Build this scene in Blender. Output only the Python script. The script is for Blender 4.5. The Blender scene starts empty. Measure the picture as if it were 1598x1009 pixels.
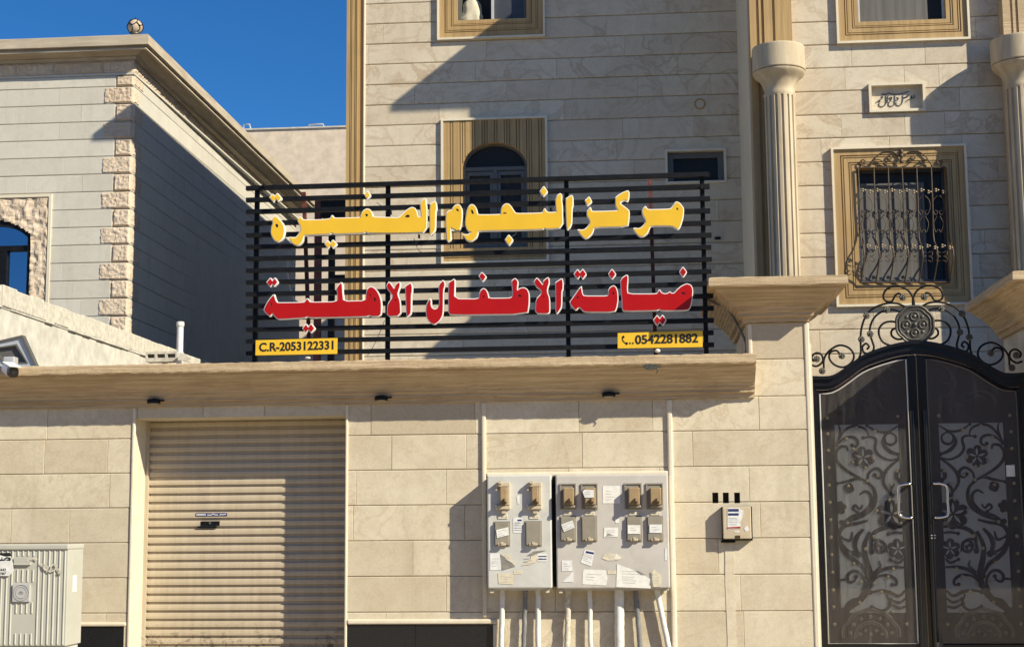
import bpy, bmesh, math, random
from mathutils import Vector, Matrix, noise
random.seed(7)
SC = bpy.context.scene
COL = SC.collection
R = math.radians

# ------------------------------------------------------------------ camera
W_, H_ = 1598.0, 1009.0
FPX, PITCH, YAW, ROLL, ZC = 2349.6, 0.133625, 0.086153, 0.0082417, 1.55
cy_, sy_, cp_, sp_ = math.cos(YAW), math.sin(YAW), math.cos(PITCH), math.sin(PITCH)
fw = Vector((-sy_*cp_, cy_*cp_, sp_)); rt = Vector((cy_, sy_, 0)); dn = fw.cross(rt)
rt2 = rt*math.cos(ROLL) + dn*math.sin(ROLL); dn2 = -rt*math.sin(ROLL) + dn*math.cos(ROLL)
cam = bpy.data.cameras.new("camera"); cam_o = bpy.data.objects.new("camera", cam); COL.objects.link(cam_o)
cam.sensor_width = 36.0; cam.lens = FPX/W_*36.0; cam.clip_start = 0.1; cam.clip_end = 2000
m3 = Matrix((rt2, -dn2, -fw)).transposed()
cam_o.matrix_world = Matrix.Translation((0, 0, ZC)) @ m3.to_4x4()
SC.camera = cam_o

# ------------------------------------------------------------------ light
SUN = Vector((1.7, -1.0, 1.3)).normalized()
elev = math.asin(SUN.z); azim = math.atan2(SUN.x, SUN.y)
wd = bpy.data.worlds.new("World"); SC.world = wd; wd.use_nodes = True
nt = wd.node_tree; bg = nt.nodes["Background"]
sky = nt.nodes.new("ShaderNodeTexSky"); sky.sky_type = 'NISHITA'; sky.sun_disc = False
sky.sun_elevation = elev; sky.sun_rotation = azim
sky.air_density = 0.8; sky.dust_density = 0.0; sky.ozone_density = 10.0; sky.altitude = 600
hsv = nt.nodes.new("ShaderNodeHueSaturation"); hsv.inputs['Saturation'].default_value = 1.12; hsv.inputs['Hue'].default_value = 0.5
nt.links.new(sky.outputs[0], hsv.inputs['Color']); nt.links.new(hsv.outputs[0], bg.inputs[0]); bg.inputs[1].default_value = 0.084
sl = bpy.data.lights.new("sun", 'SUN'); sl.energy = 4.6; sl.angle = R(0.53); sl.color = (1.0, 0.93, 0.80)
so = bpy.data.objects.new("sun", sl); COL.objects.link(so)
so.rotation_euler = SUN.to_track_quat('Z', 'Y').to_euler(); so.location = (20, -10, 20)
SC.view_settings.view_transform = 'Standard'; SC.view_settings.look = 'None'
SC.view_settings.exposure = 0.70; SC.view_settings.gamma = 1.0
SC.view_settings.use_white_balance = True; SC.view_settings.white_balance_temperature = 7050; SC.view_settings.white_balance_tint = 6.0

# ------------------------------------------------------------------ picture -> place
def ray(px, py):
    v = rt2*((px-W_/2)/FPX) + dn2*((py-H_/2)/FPX) + fw
    return v/v.y
def P(px, py, Y):
    r = ray(px, py)*Y
    return Vector((r.x, Y, r.z+ZC))
def PXP(px, py, X):                       # onto a plane X = const
    r = ray(px, py); k = X/r.x
    return Vector((X, r.y*k, r.z*k+ZC))
def X(px, py, Y): return P(px, py, Y).x
def Z(px, py, Y): return P(px, py, Y).z
def RC(x0, y0, x1, y1, Y):
    ym = (y0+y1)/2; xm = (x0+x1)/2
    return X(x0, ym, Y), X(x1, ym, Y), Z(xm, y1, Y), Z(xm, y0, Y)   # x0,x1,z0,z1

# ------------------------------------------------------------------ materials
def nodes(name):
    m = bpy.data.materials.new(name); m.use_nodes = True
    return m, m.node_tree, m.node_tree.nodes["Principled BSDF"]
def mix(t, a, b, fac, mode='MIX'):
    n = t.nodes.new("ShaderNodeMix"); n.data_type = 'RGBA'; n.blend_type = mode
    for sock, v in ((n.inputs[0], fac), (n.inputs[6], a), (n.inputs[7], b)):
        if hasattr(v, 'is_output'): t.links.new(v, sock)
        else: sock.default_value = v if not isinstance(v, tuple) else (v+(1,) if len(v) == 3 else v)
    return n.outputs[2]
def ramp(t, v, stops):
    n = t.nodes.new("ShaderNodeValToRGB"); e = n.color_ramp.elements
    e[0].position, e[0].color = stops[0][0], (stops[0][1],)*3+(1,)
    e[1].position, e[1].color = stops[-1][0], (stops[-1][1],)*3+(1,)
    for p, c in stops[1:-1]:
        q = e.new(p); q.color = (c, c, c, 1)
    t.links.new(v, n.inputs[0]); return n.outputs[0]
def nse(t, vec, scale, detail=4, rough=.55, dist=0.0):
    n = t.nodes.new("ShaderNodeTexNoise"); n.inputs['Scale'].default_value = scale
    n.inputs['Detail'].default_value = detail; n.inputs['Roughness'].default_value = rough
    n.inputs['Distortion'].default_value = dist
    t.links.new(vec, n.inputs['Vector']); return n.outputs[0]
def coord(t, scale=(1, 1, 1), tone=True):
    tc = t.nodes.new("ShaderNodeTexCoord"); mp = t.nodes.new("ShaderNodeMapping")
    mp.inputs['Scale'].default_value = scale
    t.links.new(tc.outputs['Object'], mp.inputs['Vector']); v = mp.outputs[0]
    if tone:
        at = t.nodes.new("ShaderNodeAttribute"); at.attribute_name = 'tone'
        vm = t.nodes.new("ShaderNodeVectorMath"); vm.operation = 'MULTIPLY_ADD'
        t.links.new(at.outputs['Fac'], vm.inputs[0]); vm.inputs[1].default_value = (37, 53, 71)
        t.links.new(v, vm.inputs[2]); return vm.outputs[0], at.outputs['Fac']
    return v, None
def bump(t, b, h, strength=.3, dist=.01):
    n = t.nodes.new("ShaderNodeBump"); n.inputs['Strength'].default_value = strength
    n.inputs['Distance'].default_value = dist
    t.links.new(h, n.inputs['Height']); t.links.new(n.outputs[0], b.inputs['Normal'])
def stone(name, light, dark, vein, vamt=.5, vscale=1.3, rough=.6, stretch=(1, 1, 1), bstr=.25, tonefac=.8, mottle=.5):
    m, t, b = nodes(name); v, tone = coord(t, stretch)
    c = mix(t, light, dark, ramp(t, tone, [(0, 0), (.4, tonefac*.12), (.7, tonefac*.52), (1, tonefac)]))
    n1 = nse(t, v, vscale*1.6, 6, .6, .4)
    c = mix(t, c, dark, ramp(t, n1, [(.40, 0), (.66, mottle)]))
    n2 = nse(t, v, vscale, 5, .55, 1.6)
    mk = t.nodes.new("ShaderNodeMath"); mk.operation = 'MULTIPLY'; mk.inputs[1].default_value = 7.3; t.links.new(tone, mk.inputs[0])
    fr_ = t.nodes.new("ShaderNodeMath"); fr_.operation = 'FRACT'; t.links.new(mk.outputs[0], fr_.inputs[0])
    m5 = t.nodes.new("ShaderNodeMath"); m5.operation = 'MULTIPLY'; t.links.new(fr_.outputs[0], m5.inputs[0]); t.links.new(ramp(t, n2, [(.455, 0), (.495, vamt*1.5), (.535, 0)]), m5.inputs[1])
    c = mix(t, c, vein, m5.outputs[0])
    n6 = nse(t, v, vscale*.55, 5, .62, .8)
    c = mix(t, c, tuple(.55*x+.45*y for x, y in zip(dark, vein)), ramp(t, n6, [(.5, 0), (.7, mottle*.75)]))
    n4 = nse(t, v, vscale*3.5, 5, .6, 1.0)
    c = mix(t, c, vein, ramp(t, n4, [(.47, 0), (.5, vamt*.5), (.53, 0)]))
    n7 = nse(t, v, vscale*7, 5, .65, .6)
    c = mix(t, c, tuple(.8*x for x in dark), ramp(t, n7, [(.5, 0), (.72, mottle*.7)]))
    n3 = nse(t, v, 60, 4, .7)
    c = mix(t, c, (.9, .88, .84), ramp(t, n3, [(.35, .0), (.8, .18)]))
    tc2 = t.nodes.new("ShaderNodeTexCoord"); mp2 = t.nodes.new("ShaderNodeMapping"); mp2.inputs['Scale'].default_value = (3.2, 3.2, .35)
    t.links.new(tc2.outputs['Object'], mp2.inputs['Vector'])
    n5 = nse(t, mp2.outputs[0], 1.6, 5, .6)
    c = mix(t, c, tuple(x*.62 for x in dark), ramp(t, n5, [(.55, 0), (.78, .28)]))
    t.links.new(c, b.inputs['Base Color']); b.inputs['Roughness'].default_value = rough
    bump(t, b, n3, bstr, .004); return m
def streak(name, light, dark, rough=.8, sx=.6, sz=24, bstr=.5, bdist=.012, axis='H'):
    m, t, b = nodes(name)
    s = (sx, sx, sz) if axis == 'H' else (sz, sz, sx)
    v, _ = coord(t, s, False); v2, _ = coord(t, (1, 1, 1), False)
    n1 = nse(t, v, 1.2, 6, .6, .6); n2 = nse(t, v2, 2.0, 4); n3 = nse(t, v2, 45, 4, .7)
    c = mix(t, light, dark, ramp(t, n1, [(.35, 0), (.62, .85)]))
    c = mix(t, c, tuple(x*.7 for x in dark), ramp(t, n2, [(.5, 0), (.8, .4)]))
    t.links.new(c, b.inputs['Base Color']); b.inputs['Roughness'].default_value = rough
    h = mix(t, n1, n3, .35); bump(t, b, h, bstr, bdist); return m
def plain(name, col, rough=.5, metal=0.0, var=.12, scale=8, bstr=.05, dirt=None, dirtamt=.3, dscale=3, coat=0, spec=.5):
    m, t, b = nodes(name); v, _ = coord(t, (1, 1, 1), False)
    n1 = nse(t, v, scale, 5, .6)
    c = mix(t, tuple(min(1, x*(1+var)) for x in col), tuple(x*(1-var) for x in col), ramp(t, n1, [(.3, 0), (.7, 1)]))
    if dirt:
        c = mix(t, c, dirt, ramp(t, nse(t, v, dscale, 7, .7, .5), [(.5, 0), (.75, dirtamt)]))
    t.links.new(c, b.inputs['Base Color']); b.inputs['Roughness'].default_value = rough; b.inputs['Specular IOR Level'].default_value = spec
    b.inputs['Metallic'].default_value = metal; b.inputs['Coat Weight'].default_value = coat
    bump(t, b, n1, bstr, .003); return m

M = {}
M['wall'] = stone('limestone_wall', (.62, .55, .415), (.44, .365, .25), (.40, .29, .17), .32, 2.2, .6, tonefac=1.0)
M['marble'] = stone('banded_marble', (.585, .515, .395), (.46, .375, .265), (.34, .235, .135), .5, 1.0, .5, (1, 1, 1.25), tonefac=.6, mottle=.45)
M['cream'] = stone('cream_trim', (.66, .60, .47), (.58, .50, .37), (.5, .4, .27), .2, 2, .5, mottle=.3)
M['column'] = streak('cream_column', (.53, .45, .325), (.40, .315, .21), .7, 6, 1.0, .25, .006)
M['brown'] = streak('golden_brown_stone', (.44, .30, .135), (.315, .20, .082), .55, 14, .5, .12, .004)
M['cornice'] = streak('streaked_sandstone', (.55, .43, .285), (.355, .255, .15), .85, 1.5, 62, .9, .014)
M['nstone'] = stone('grey_limestone', (.54, .515, .45), (.46, .43, .365), (.40, .37, .31), .2, 1.1, .7, tonefac=.6, mottle=.45)
M['nrough'] = stone('rough_pink_stone', (.60, .49, .375), (.47, .36, .26), (.36, .26, .17), .3, 4, .9, bstr=.8)
M['ncornice'] = streak('neighbour_cornice_stone', (.49, .425, .335), (.36, .30, .225), .85, 1.0, 10, .4, .01)
M['plaster'] = plain('beige_plaster', (.60, .50, .40), .9, var=.16, scale=3, bstr=.3, dirt=(.45, .36, .28), dirtamt=.5, dscale=5)
M['block'] = plain('concrete_block', (.50, .47, .40), .95, var=.2, scale=14, bstr=.7, dirt=(.33, .31, .26), dirtamt=.6, dscale=6)
M['render'] = plain('grey_cement_render', (.50, .48, .425), .95, var=.2, scale=5, bstr=.5, dirt=(.36, .34, .30), dirtamt=.7, dscale=2)
M['granite'] = plain('black_granite', (.012, .013, .016), .14, var=.5, scale=220, bstr=.0)
M['blackmetal'] = plain('black_painted_steel', (.005, .0056, .007), .5, var=.3, scale=20, bstr=.05, dirt=(.018, .019, .021), dirtamt=.5, dscale=9, spec=.2)
M['blackgloss'] = plain('black_gloss_paint', (.009, .009, .011), .16, var=.3, scale=30, bstr=.02)
M['oxide'] = plain('red_oxide_steel', (.085, .014, .011), .6, var=.3, scale=14, dirt=(.36, .13, .10), dirtamt=.45, dscale=10)
M['yellow'] = plain('yellow_acrylic', (.72, .44, .026), .28, var=.05, scale=5, bstr=.01)
M['red'] = plain('red_acrylic', (.38, .007, .006), .25, var=.06, scale=5, bstr=.01, spec=.25)
M['whitepl'] = plain('white_acrylic', (.82, .82, .80), .35, var=.03, bstr=.01)
M['plate'] = plain('yellow_plate', (.74, .46, .03), .4, var=.06, scale=7, bstr=.02, dirt=(.5, .32, .05), dirtamt=.3)
M['ink'] = plain('black_ink', (.012, .011, .01), .5, var=.2)
M['inkblue'] = plain('blue_ink', (.018, .028, .12), .5, var=.2)
M['inkred'] = plain('red_ink', (.35, .03, .03), .5, var=.2)
M['paper'] = plain('white_paper', (.72, .71, .68), .8, var=.1, scale=25, dirt=(.5, .46, .4), dirtamt=.4, dscale=12)
M['paperc'] = plain('cream_paper', (.62, .56, .43), .8, var=.14, scale=25, dirt=(.42, .36, .27), dirtamt=.5, dscale=12)
M['papert'] = plain('thin_white_paper', (.66, .665, .66), .8, var=.14, scale=20)
M['papergrey'] = plain('grey_torn_paper', (.22, .21, .19), .9, var=.25, scale=20)
M['meter'] = plain('grey_white_fibreglass', (.53, .53, .505), .55, var=.07, scale=6, dirt=(.36, .34, .3), dirtamt=.4, dscale=5)
M['meter2'] = plain('warm_grey_fibreglass', (.49, .465, .435), .55, var=.07, scale=6, dirt=(.34, .31, .27), dirtamt=.4, dscale=5)
M['meterbeige'] = plain('beige_plastic', (.50, .42, .30), .5, var=.1, scale=12)
M['meterbrown'] = plain('amber_meter_window', (.33, .235, .13), .35, var=.14, scale=12)
M['metergrey'] = plain('taupe_cover', (.26, .235, .19), .5, var=.1, scale=12)
M['bronze'] = plain('dark_bronze', (.07, .045, .02), .5, .4, var=.3, scale=20)
M['cabinet'] = plain('grey_white_cabinet', (.43, .43, .38), .5, var=.06, scale=5, dirt=(.42, .40, .34), dirtamt=.45, dscale=4)
M['pvc'] = plain('white_pvc', (.70, .69, .65), .35, var=.07, scale=12, dirt=(.33, .29, .23), dirtamt=.6, dscale=14)
M['greypipe'] = plain('grey_pipe', (.16, .16, .165), .5, var=.15, scale=12, dirt=(.4, .38, .35), dirtamt=.6, dscale=14)
M['roughpipe'] = plain('cement_splashed_pipe', (.55, .51, .43), .8, var=.25, scale=30, bstr=.8, dirt=(.16, .13, .1), dirtamt=.9, dscale=22)
M['alu'] = plain('grey_aluminium', (.10, .097, .09), .45, 0, var=.08)
M['alulight'] = plain('pale_aluminium', (.60, .60, .59), .35, .4, var=.06)
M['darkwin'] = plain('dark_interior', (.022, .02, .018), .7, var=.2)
M['chrome'] = plain('brushed_chrome', (.72, .70, .66), .18, 1.0, var=.05)
M['brass'] = plain('dull_brass', (.55, .43, .26), .42, .3, var=.2, scale=60)
M['pewter'] = plain('dark_pewter', (.10, .095, .085), .5, .6, var=.35, scale=30, bstr=.4)
M['iron'] = plain('brown_wrought_iron', (.075, .052, .034), .55, .3, var=.3, scale=25)
M['leafmetal'] = plain('pale_gilt_leaf', (.26, .21, .135), .5, .4, var=.3, scale=30)
M['gatepanel'] = plain('aubergine_painted_steel', (.022, .009, .013), .5, var=.2, scale=10, dirt=(.06, .035, .035), dirtamt=.3, dscale=7, spec=.2)
M['gateback'] = plain('frosted_grey_backing', (.46, .47, .445), .6, var=.14, scale=3)
M['gaterelief'] = plain('embossed_dark_steel', (.05, .042, .045), .35, .4, var=.2)
M['bosssteel'] = plain('worn_steel_relief', (.22, .19, .14), .45, .3, var=.3, scale=30)
M['fadedink'] = plain('faded_print', (.40, .39, .38), .8, var=.2, scale=40)
M['slate'] = plain('slate_painted_steel', (.045, .048, .058), .4, var=.15, scale=8)
M['fabric'] = plain('pale_fabric', (.50, .46, .36), .9, var=.15, scale=9, bstr=.4)
M['lampglass'] = plain('opal_glass', (.47, .37, .28), .3, var=.1)
M['bounce_road'] = plain('pale_bounce_paving', (.40, .315, .205), .9, var=.3, scale=40, bstr=.5)  # unseen road surface, made pale and warm to bounce light onto shaded walls
M['paver'] = plain('pavement_tiles', (.36, .295, .21), .9, var=.15, scale=6, bstr=.3)
M['sand'] = plain('dusty_ground', (.48, .38, .25), .95, var=.15, scale=2, bstr=.4)
M['curtain'] = streak('grey_curtain', (.125, .12, .115), (.08, .078, .076), .8, 9, .4, .3, .01)
M['oppwall'] = plain('opposite_plaster', (.42, .36, .28), .9, var=.15, scale=2)
M['rag'] = plain('dead_leaf', (.05, .05, .042), .8, var=.4, scale=30)

def shutter_mat():
    m, t, b = nodes('beige_shutter_paint'); v, _ = coord(t, (1, 1, 1), False)
    vs, _ = coord(t, (6, 1, .6), False)
    c = mix(t, (.48, .405, .30), (.405, .34, .25), ramp(t, nse(t, vs, 3, 4), [(.35, 0), (.7, 1)]))
    tc = t.nodes.new("ShaderNodeTexCoord"); sp = t.nodes.new("ShaderNodeSeparateXYZ"); t.links.new(tc.outputs['Object'], sp.inputs[0])
    hz = t.nodes.new("ShaderNodeMapRange"); hz.inputs[1].default_value = .70; hz.inputs[2].default_value = .30
    t.links.new(sp.outputs[2], hz.inputs[0])
    blot = ramp(t, nse(t, v, 11, 6, .72, 1.0), [(.535, 0), (.575, 1)])
    mm = t.nodes.new("ShaderNodeMath"); mm.operation = 'MULTIPLY'; t.links.new(blot, mm.inputs[0]); t.links.new(hz.outputs[0], mm.inputs[1])
    c = mix(t, c, (.06, .05, .04), mm.outputs[0])
    t.links.new(c, b.inputs['Base Color']); b.inputs['Roughness'].default_value = .45; return m
M['shutter'] = shutter_mat()

def glass_mat(name, tint, dust, fres=1.0, streaky=True):
    m = bpy.data.materials.new(name); m.use_nodes = True; t = m.node_tree; t.nodes.clear()
    out = t.nodes.new("ShaderNodeOutputMaterial")
    tr = t.nodes.new("ShaderNodeBsdfTransparent"); tr.inputs[0].default_value = tint+(1,)
    gl = t.nodes.new("ShaderNodeBsdfGlossy"); gl.inputs['Roughness'].default_value = .02
    df = t.nodes.new("ShaderNodeBsdfDiffuse"); df.inputs[0].default_value = (.55, .52, .48, 1)
    fr = t.nodes.new("ShaderNodeFresnel"); fr.inputs[0].default_value = 1.5
    m1 = t.nodes.new("ShaderNodeMixShader"); m2 = t.nodes.new("ShaderNodeMixShader")
    v, _ = coord(t, (9, 9, .8), False); n = nse(t, v, 2.0, 5, .6)
    r = ramp(t, n, [(.35, dust*.55), (.58, dust), (.72, min(1, dust*2.2))])
    t.links.new(r, m1.inputs[0]); t.links.new(tr.outputs[0], m1.inputs[1]); t.links.new(df.outputs[0], m1.inputs[2])
    mu = t.nodes.new("ShaderNodeMath"); mu.operation = 'MULTIPLY'; mu.inputs[1].default_value = fres; t.links.new(fr.outputs[0], mu.inputs[0])
    t.links.new(mu.outputs[0], m2.inputs[0]); t.links.new(m1.outputs[0], m2.inputs[1]); t.links.new(gl.outputs[0], m2.inputs[2])
    t.links.new(m2.outputs[0], out.inputs[0]); return m
M['gateglass'] = glass_mat('dusty_gate_glass', (.94, .94, .95), .062, .8)
M['clearglass'] = glass_mat('window_glass', (.8, .82, .84), .03, 1.3)
def mirror_glass():
    m, t, b = nodes('blue_reflective_glass'); b.inputs['Base Color'].default_value = (.30, .36, .44, 1)
    b.inputs['Metallic'].default_value = 1.0; b.inputs['Roughness'].default_value = .03; return m
M['mirror'] = mirror_glass()
def dark_glass():
    m, t, b = nodes('dark_window_glass'); b.inputs['Base Color'].default_value = (.028, .027, .026, 1)
    b.inputs['Roughness'].default_value = .10; b.inputs['Specular IOR Level'].default_value = .10; return m
M['darkglass'] = dark_glass()

# ------------------------------------------------------------------ mesh helpers
class MB:
    def __init__(s): s.v = []; s.f = []; s.t = []; s.sm = []
    def add(s, vs, fs, tone=.3, smooth=False):
        o = len(s.v); s.v += [tuple(v) for v in vs]
        for f in fs: s.f.append(tuple(i+o for i in f)); s.t.append(tone); s.sm.append(smooth)
    def box(s, x0, x1, y0, y1, z0, z1, tone=None, bev=0.0):
        if tone is None: tone = random.random()*.6
        if bev <= 0:
            v = [(x, y, z) for z in (z0, z1) for y in (y0, y1) for x in (x0, x1)]
            s.add(v, [(0, 1, 5, 4), (1, 3, 7, 5), (3, 2, 6, 7), (2, 0, 4, 6), (4, 5, 7, 6), (1, 0, 2, 3)], tone)
        else:
            bm = bmesh.new(); bmesh.ops.create_cube(bm, size=1)
            for q in bm.verts: q.co = Vector(((x0+x1)/2+q.co.x*(x1-x0), (y0+y1)/2+q.co.y*(y1-y0), (z0+z1)/2+q.co.z*(z1-z0)))
            bmesh.ops.bevel(bm, geom=bm.edges[:], offset=bev, segments=2, affect='EDGES', profile=.5)
            bm.verts.index_update(); s.add([q.co[:] for q in bm.verts], [[q.index for q in f.verts] for f in bm.faces], tone); bm.free()
    def bar(s, a, b, w, h, tone=.3, up=(0, 0, 1)):
        a = Vector(a); b = Vector(b); d = (b-a).normalized(); u = Vector(up)
        if abs(d.dot(u)) > .95: u = Vector((0, 1, 0))
        r = d.cross(u).normalized(); u = r.cross(d)
        v = [p+r*i*w/2+u*j*h/2 for p in (a, b) for i, j in ((-1, -1), (1, -1), (1, 1), (-1, 1))]
        s.add(v, [(0, 1, 2, 3), (7, 6, 5, 4), (0, 4, 5, 1), (1, 5, 6, 2), (2, 6, 7, 3), (3, 7, 4, 0)], tone)
    def tube(s, pts, r, n=8, tone=.3, rs=None, closed=False):
        pts = [Vector(p) for p in pts]; k = len(pts); rings = []; prev = None
        for i, p in enumerate(pts):
            if closed: d = pts[(i+1) % k]-pts[i-1]
            else: d = pts[min(i+1, k-1)]-pts[max(i-1, 0)]
            d.normalize()
            if prev is None: a = d.orthogonal().normalized()
            else: a = (prev-d*prev.dot(d)).normalized()
            prev = a; b = d.cross(a); rr = rs[i] if rs else r
            rings.append([p+(a*math.cos(q*2*math.pi/n)+b*math.sin(q*2*math.pi/n))*rr for q in range(n)])
        vs = [v for rg in rings for v in rg]; fs = []
        for i in range(k if closed else k-1):
            j = (i+1) % k
            for q in range(n): fs.append((i*n+q, i*n+(q+1) % n, j*n+(q+1) % n, j*n+q))
        s.add(vs, fs, tone, True)
        if not closed:
            s.add(rings[0], [tuple(range(n-1, -1, -1))], tone); s.add(rings[-1], [tuple(range(n))], tone)
    def lathe(s, cx, cy, prof, n=32, tone=.3, flute=None, smooth=True):
        vs = []; fs = []
        for r, z in prof:
            for q in range(n):
                a = q*2*math.pi/n; rr = r*(flute(a, z) if flute else 1)
                vs.append((cx+rr*math.cos(a), cy+rr*math.sin(a), z))
        for i in range(len(prof)-1):
            for q in range(n): fs.append((i*n+q, i*n+(q+1) % n, (i+1)*n+(q+1) % n, (i+1)*n+q))
        s.add(vs, fs, tone, smooth)
        s.add(vs[:n], [tuple(range(n-1, -1, -1))], tone); s.add(vs[-n:], [tuple(range(n))], tone)
    def ring(s, o, i, yf, yb, tone=.3, sides=True, inner=True):
        ox0, ox1, oz0, oz1 = o; ix0, ix1, iz0, iz1 = i
        O = [(ox0, oz0), (ox1, oz0), (ox1, oz1), (ox0, oz1)]; I = [(ix0, iz0), (ix1, iz0), (ix1, iz1), (ix0, iz1)]
        v = [(x, yf, z) for x, z in O]+[(x, yf, z) for x, z in I]+[(x, yb, z) for x, z in O]+[(x, yb, z) for x, z in I]
        f = []
        for k in range(4):
            l = (k+1) % 4; f.append((k, l, 4+l, 4+k))
            if sides: f.append((8+k, 8+l, l, k))
            if inner: f.append((4+k, 4+l, 12+l, 12+k))
        s.add(v, f, tone)
    def prism(s, poly, y0, y1, tone=.3):            # simple convex-ish polygon in XZ, extruded along Y
        n = len(poly); v = [(x, y0, z) for x, z in poly]+[(x, y1, z) for x, z in poly]
        s.add(v, [tuple(range(n)), tuple(range(2*n-1, n-1, -1))]+[(k, (k+1) % n, n+(k+1) % n, n+k)[::-1] for k in range(n)], tone)
    def ribbon(s, pts, w, y0, y1, tone=.3):         # flat strip in XZ with width per point
        k = len(pts); L = []; Rr = []
        for i in range(k):
            a = pts[max(i-1, 0)]; b = pts[min(i+1, k-1)]
            dx, dz = b[0]-a[0], b[1]-a[1]; l = math.hypot(dx, dz) or 1; nx, nz = -dz/l, dx/l
            ww = (w[i] if isinstance(w, (list, tuple)) else w)/2
            L.append((pts[i][0]+nx*ww, pts[i][1]+nz*ww)); Rr.append((pts[i][0]-nx*ww, pts[i][1]-nz*ww))
        v = [(x, y0, z) for x, z in L]+[(x, y0, z) for x, z in Rr]+[(x, y1, z) for x, z in L]+[(x, y1, z) for x, z in Rr]
        f = []
        for i in range(k-1):
            f += [(i, i+1, k+i+1, k+i), (i, 2*k+i, 2*k+i+1, i+1), (k+i, k+i+1, 3*k+i+1, 3*k+i)]
        s.add(v, f, tone)
    def ball(s, c, r, n=10, tone=.3, half=False, sq=(1, 1, 1)):
        vs = []; fs = []; m = n//2+1
        for i in range(m+1):
            th = math.pi*i/m
            for q in range(n):
                a = 2*math.pi*q/n
                vs.append((c[0]+r*sq[0]*math.sin(th)*math.cos(a), c[1]+r*sq[1]*math.sin(th)*math.sin(a), c[2]+r*sq[2]*math.cos(th)))
        for i in range(m):
            for q in range(n): fs.append((i*n+q, (i+1)*n+q, (i+1)*n+(q+1) % n, i*n+(q+1) % n))
        s.add(vs, fs, tone, True)
    def disc(s, cx, cz, r, y0, y1, n=20, tone=.3, scal=0, k=8):
        s.prism([((cx+r*(1+scal*abs(math.sin(k*a/2)))*math.cos(a)), cz+r*(1+scal*abs(math.sin(k*a/2)))*math.sin(a)) for a in [2*math.pi*q/n for q in range(n)]], y0, y1, tone)
    def mesh(s, name):
        me = bpy.data.meshes.new(name); me.from_pydata(s.v, [], s.f); me.update()
        at = me.attributes.new('tone', 'FLOAT', 'FACE'); at.data.foreach_set('value', s.t)
        me.polygons.foreach_set('use_smooth', s.sm)
        bm = bmesh.new(); bm.from_mesh(me); bmesh.ops.recalc_face_normals(bm, faces=bm.faces[:]); bm.to_mesh(me); bm.free()
        return me

def wl(o):
    v = Vector(o.location); p = o.parent
    while p: v += p.location; p = p.parent
    return v
def tag(o, label=None, cat=None, group=None, kind=None):
    for k, v in (('label', label), ('category', cat), ('group', group), ('kind', kind)):
        if v: o[k] = v
    return o
def thing(name, label, cat, loc, group=None):
    o = bpy.data.objects.new(name, None); o.empty_display_size = .2; COL.objects.link(o); o.location = loc
    return tag(o, label, cat, group)
def link_mesh(name, me, mat, parent=None, label=None):
    me.materials.clear(); me.materials.append(M[mat] if isinstance(mat, str) else mat)
    o = bpy.data.objects.new(name, me); COL.objects.link(o)
    if parent is not None: o.parent = parent; o.location = -wl(parent)
    else:
        xs = [v.co for v in me.vertices]
        c = Vector(((min(v.x for v in xs)+max(v.x for v in xs))/2, (min(v.y for v in xs)+max(v.y for v in xs))/2, min(v.z for v in xs)))
        me.transform(Matrix.Translation(-c)); o.location = c
    if label: o['label'] = label
    return o
def part(name, mb, mat, parent=None, label=None): return link_mesh(name, mb.mesh(name), mat, parent, label)
def solo(name, mb, mat, label, cat, group=None): return tag(part(name, mb, mat), label, cat, group)
def copy_tree(o, parent=None):
    c = o.copy(); COL.objects.link(c)
    if parent: c.parent = parent
    for ch in list(o.children): copy_tree(ch, c)
    return c
def cr(pts, n=6, closed=False):                    # Catmull-Rom through 2-D or 3-D points
    pts = [Vector(p) for p in pts]; k = len(pts); out = []
    for i in range(k if closed else k-1):
        p1, p2 = pts[i], pts[(i+1) % k]
        p0 = pts[i-1] if (closed or i > 0) else p1*2-p2
        p3 = pts[(i+2) % k] if (closed or i+2 < k) else p2*2-p1
        for q in range(n):
            t = q/n
            out.append(((p1*2)+(p2-p0)*t+(p0*2-p1*5+p2*4-p3)*t*t+(p1*3-p0-p2*3+p3)*t**3)*.5)
    if not closed: out.append(pts[-1])
    return out
def plate_mesh(name, outer, holes, yc, ext):       # filled outline (with holes) in XZ, thickness 2*ext about yc
    cu = bpy.data.curves.new(name, 'CURVE'); cu.dimensions = '2D'; cu.fill_mode = 'BOTH'; cu.extrude = ext
    for pl in [outer]+list(holes):
        sp = cu.splines.new('POLY'); sp.points.add(len(pl)-1); sp.use_cyclic_u = True
        for i, (x, z) in enumerate(pl): sp.points[i].co = (x, z, 0, 1)
    return curve_to_mesh(name, cu, yc)
def curve_to_mesh(name, cu, yc):
    o = bpy.data.objects.new(name, cu); COL.objects.link(o); bpy.context.view_layer.update()
    dg = bpy.context.evaluated_depsgraph_get(); me = bpy.data.meshes.new_from_object(o.evaluated_get(dg))
    bpy.data.objects.remove(o); bpy.data.curves.remove(cu)
    me.transform(Matrix(((1, 0, 0, 0), (0, 0, -1, yc), (0, 1, 0, 0), (0, 0, 0, 1))))
    me.materials.clear(); return me
def text_mesh(name, body, x0, x1, z0, z1, y, ext=.001, offset=0.0, slope=0.0):
    cu = bpy.data.curves.new(name, 'FONT'); cu.body = body; cu.extrude = ext; cu.offset = offset; cu.size = 1
    me = curve_to_mesh(name, cu, y)
    xs = [v.co.x for v in me.vertices]; zs = [v.co.z for v in me.vertices]
    ax, bx, az, bz = min(xs), max(xs), min(zs), max(zs)
    for v in me.vertices:
        v.co.x = x0+(v.co.x-ax)/(bx-ax)*(x1-x0); v.co.z = z0+(v.co.z-az)/(bz-az)*(z1-z0)+slope*(v.co.x-x0)
    return me
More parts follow.
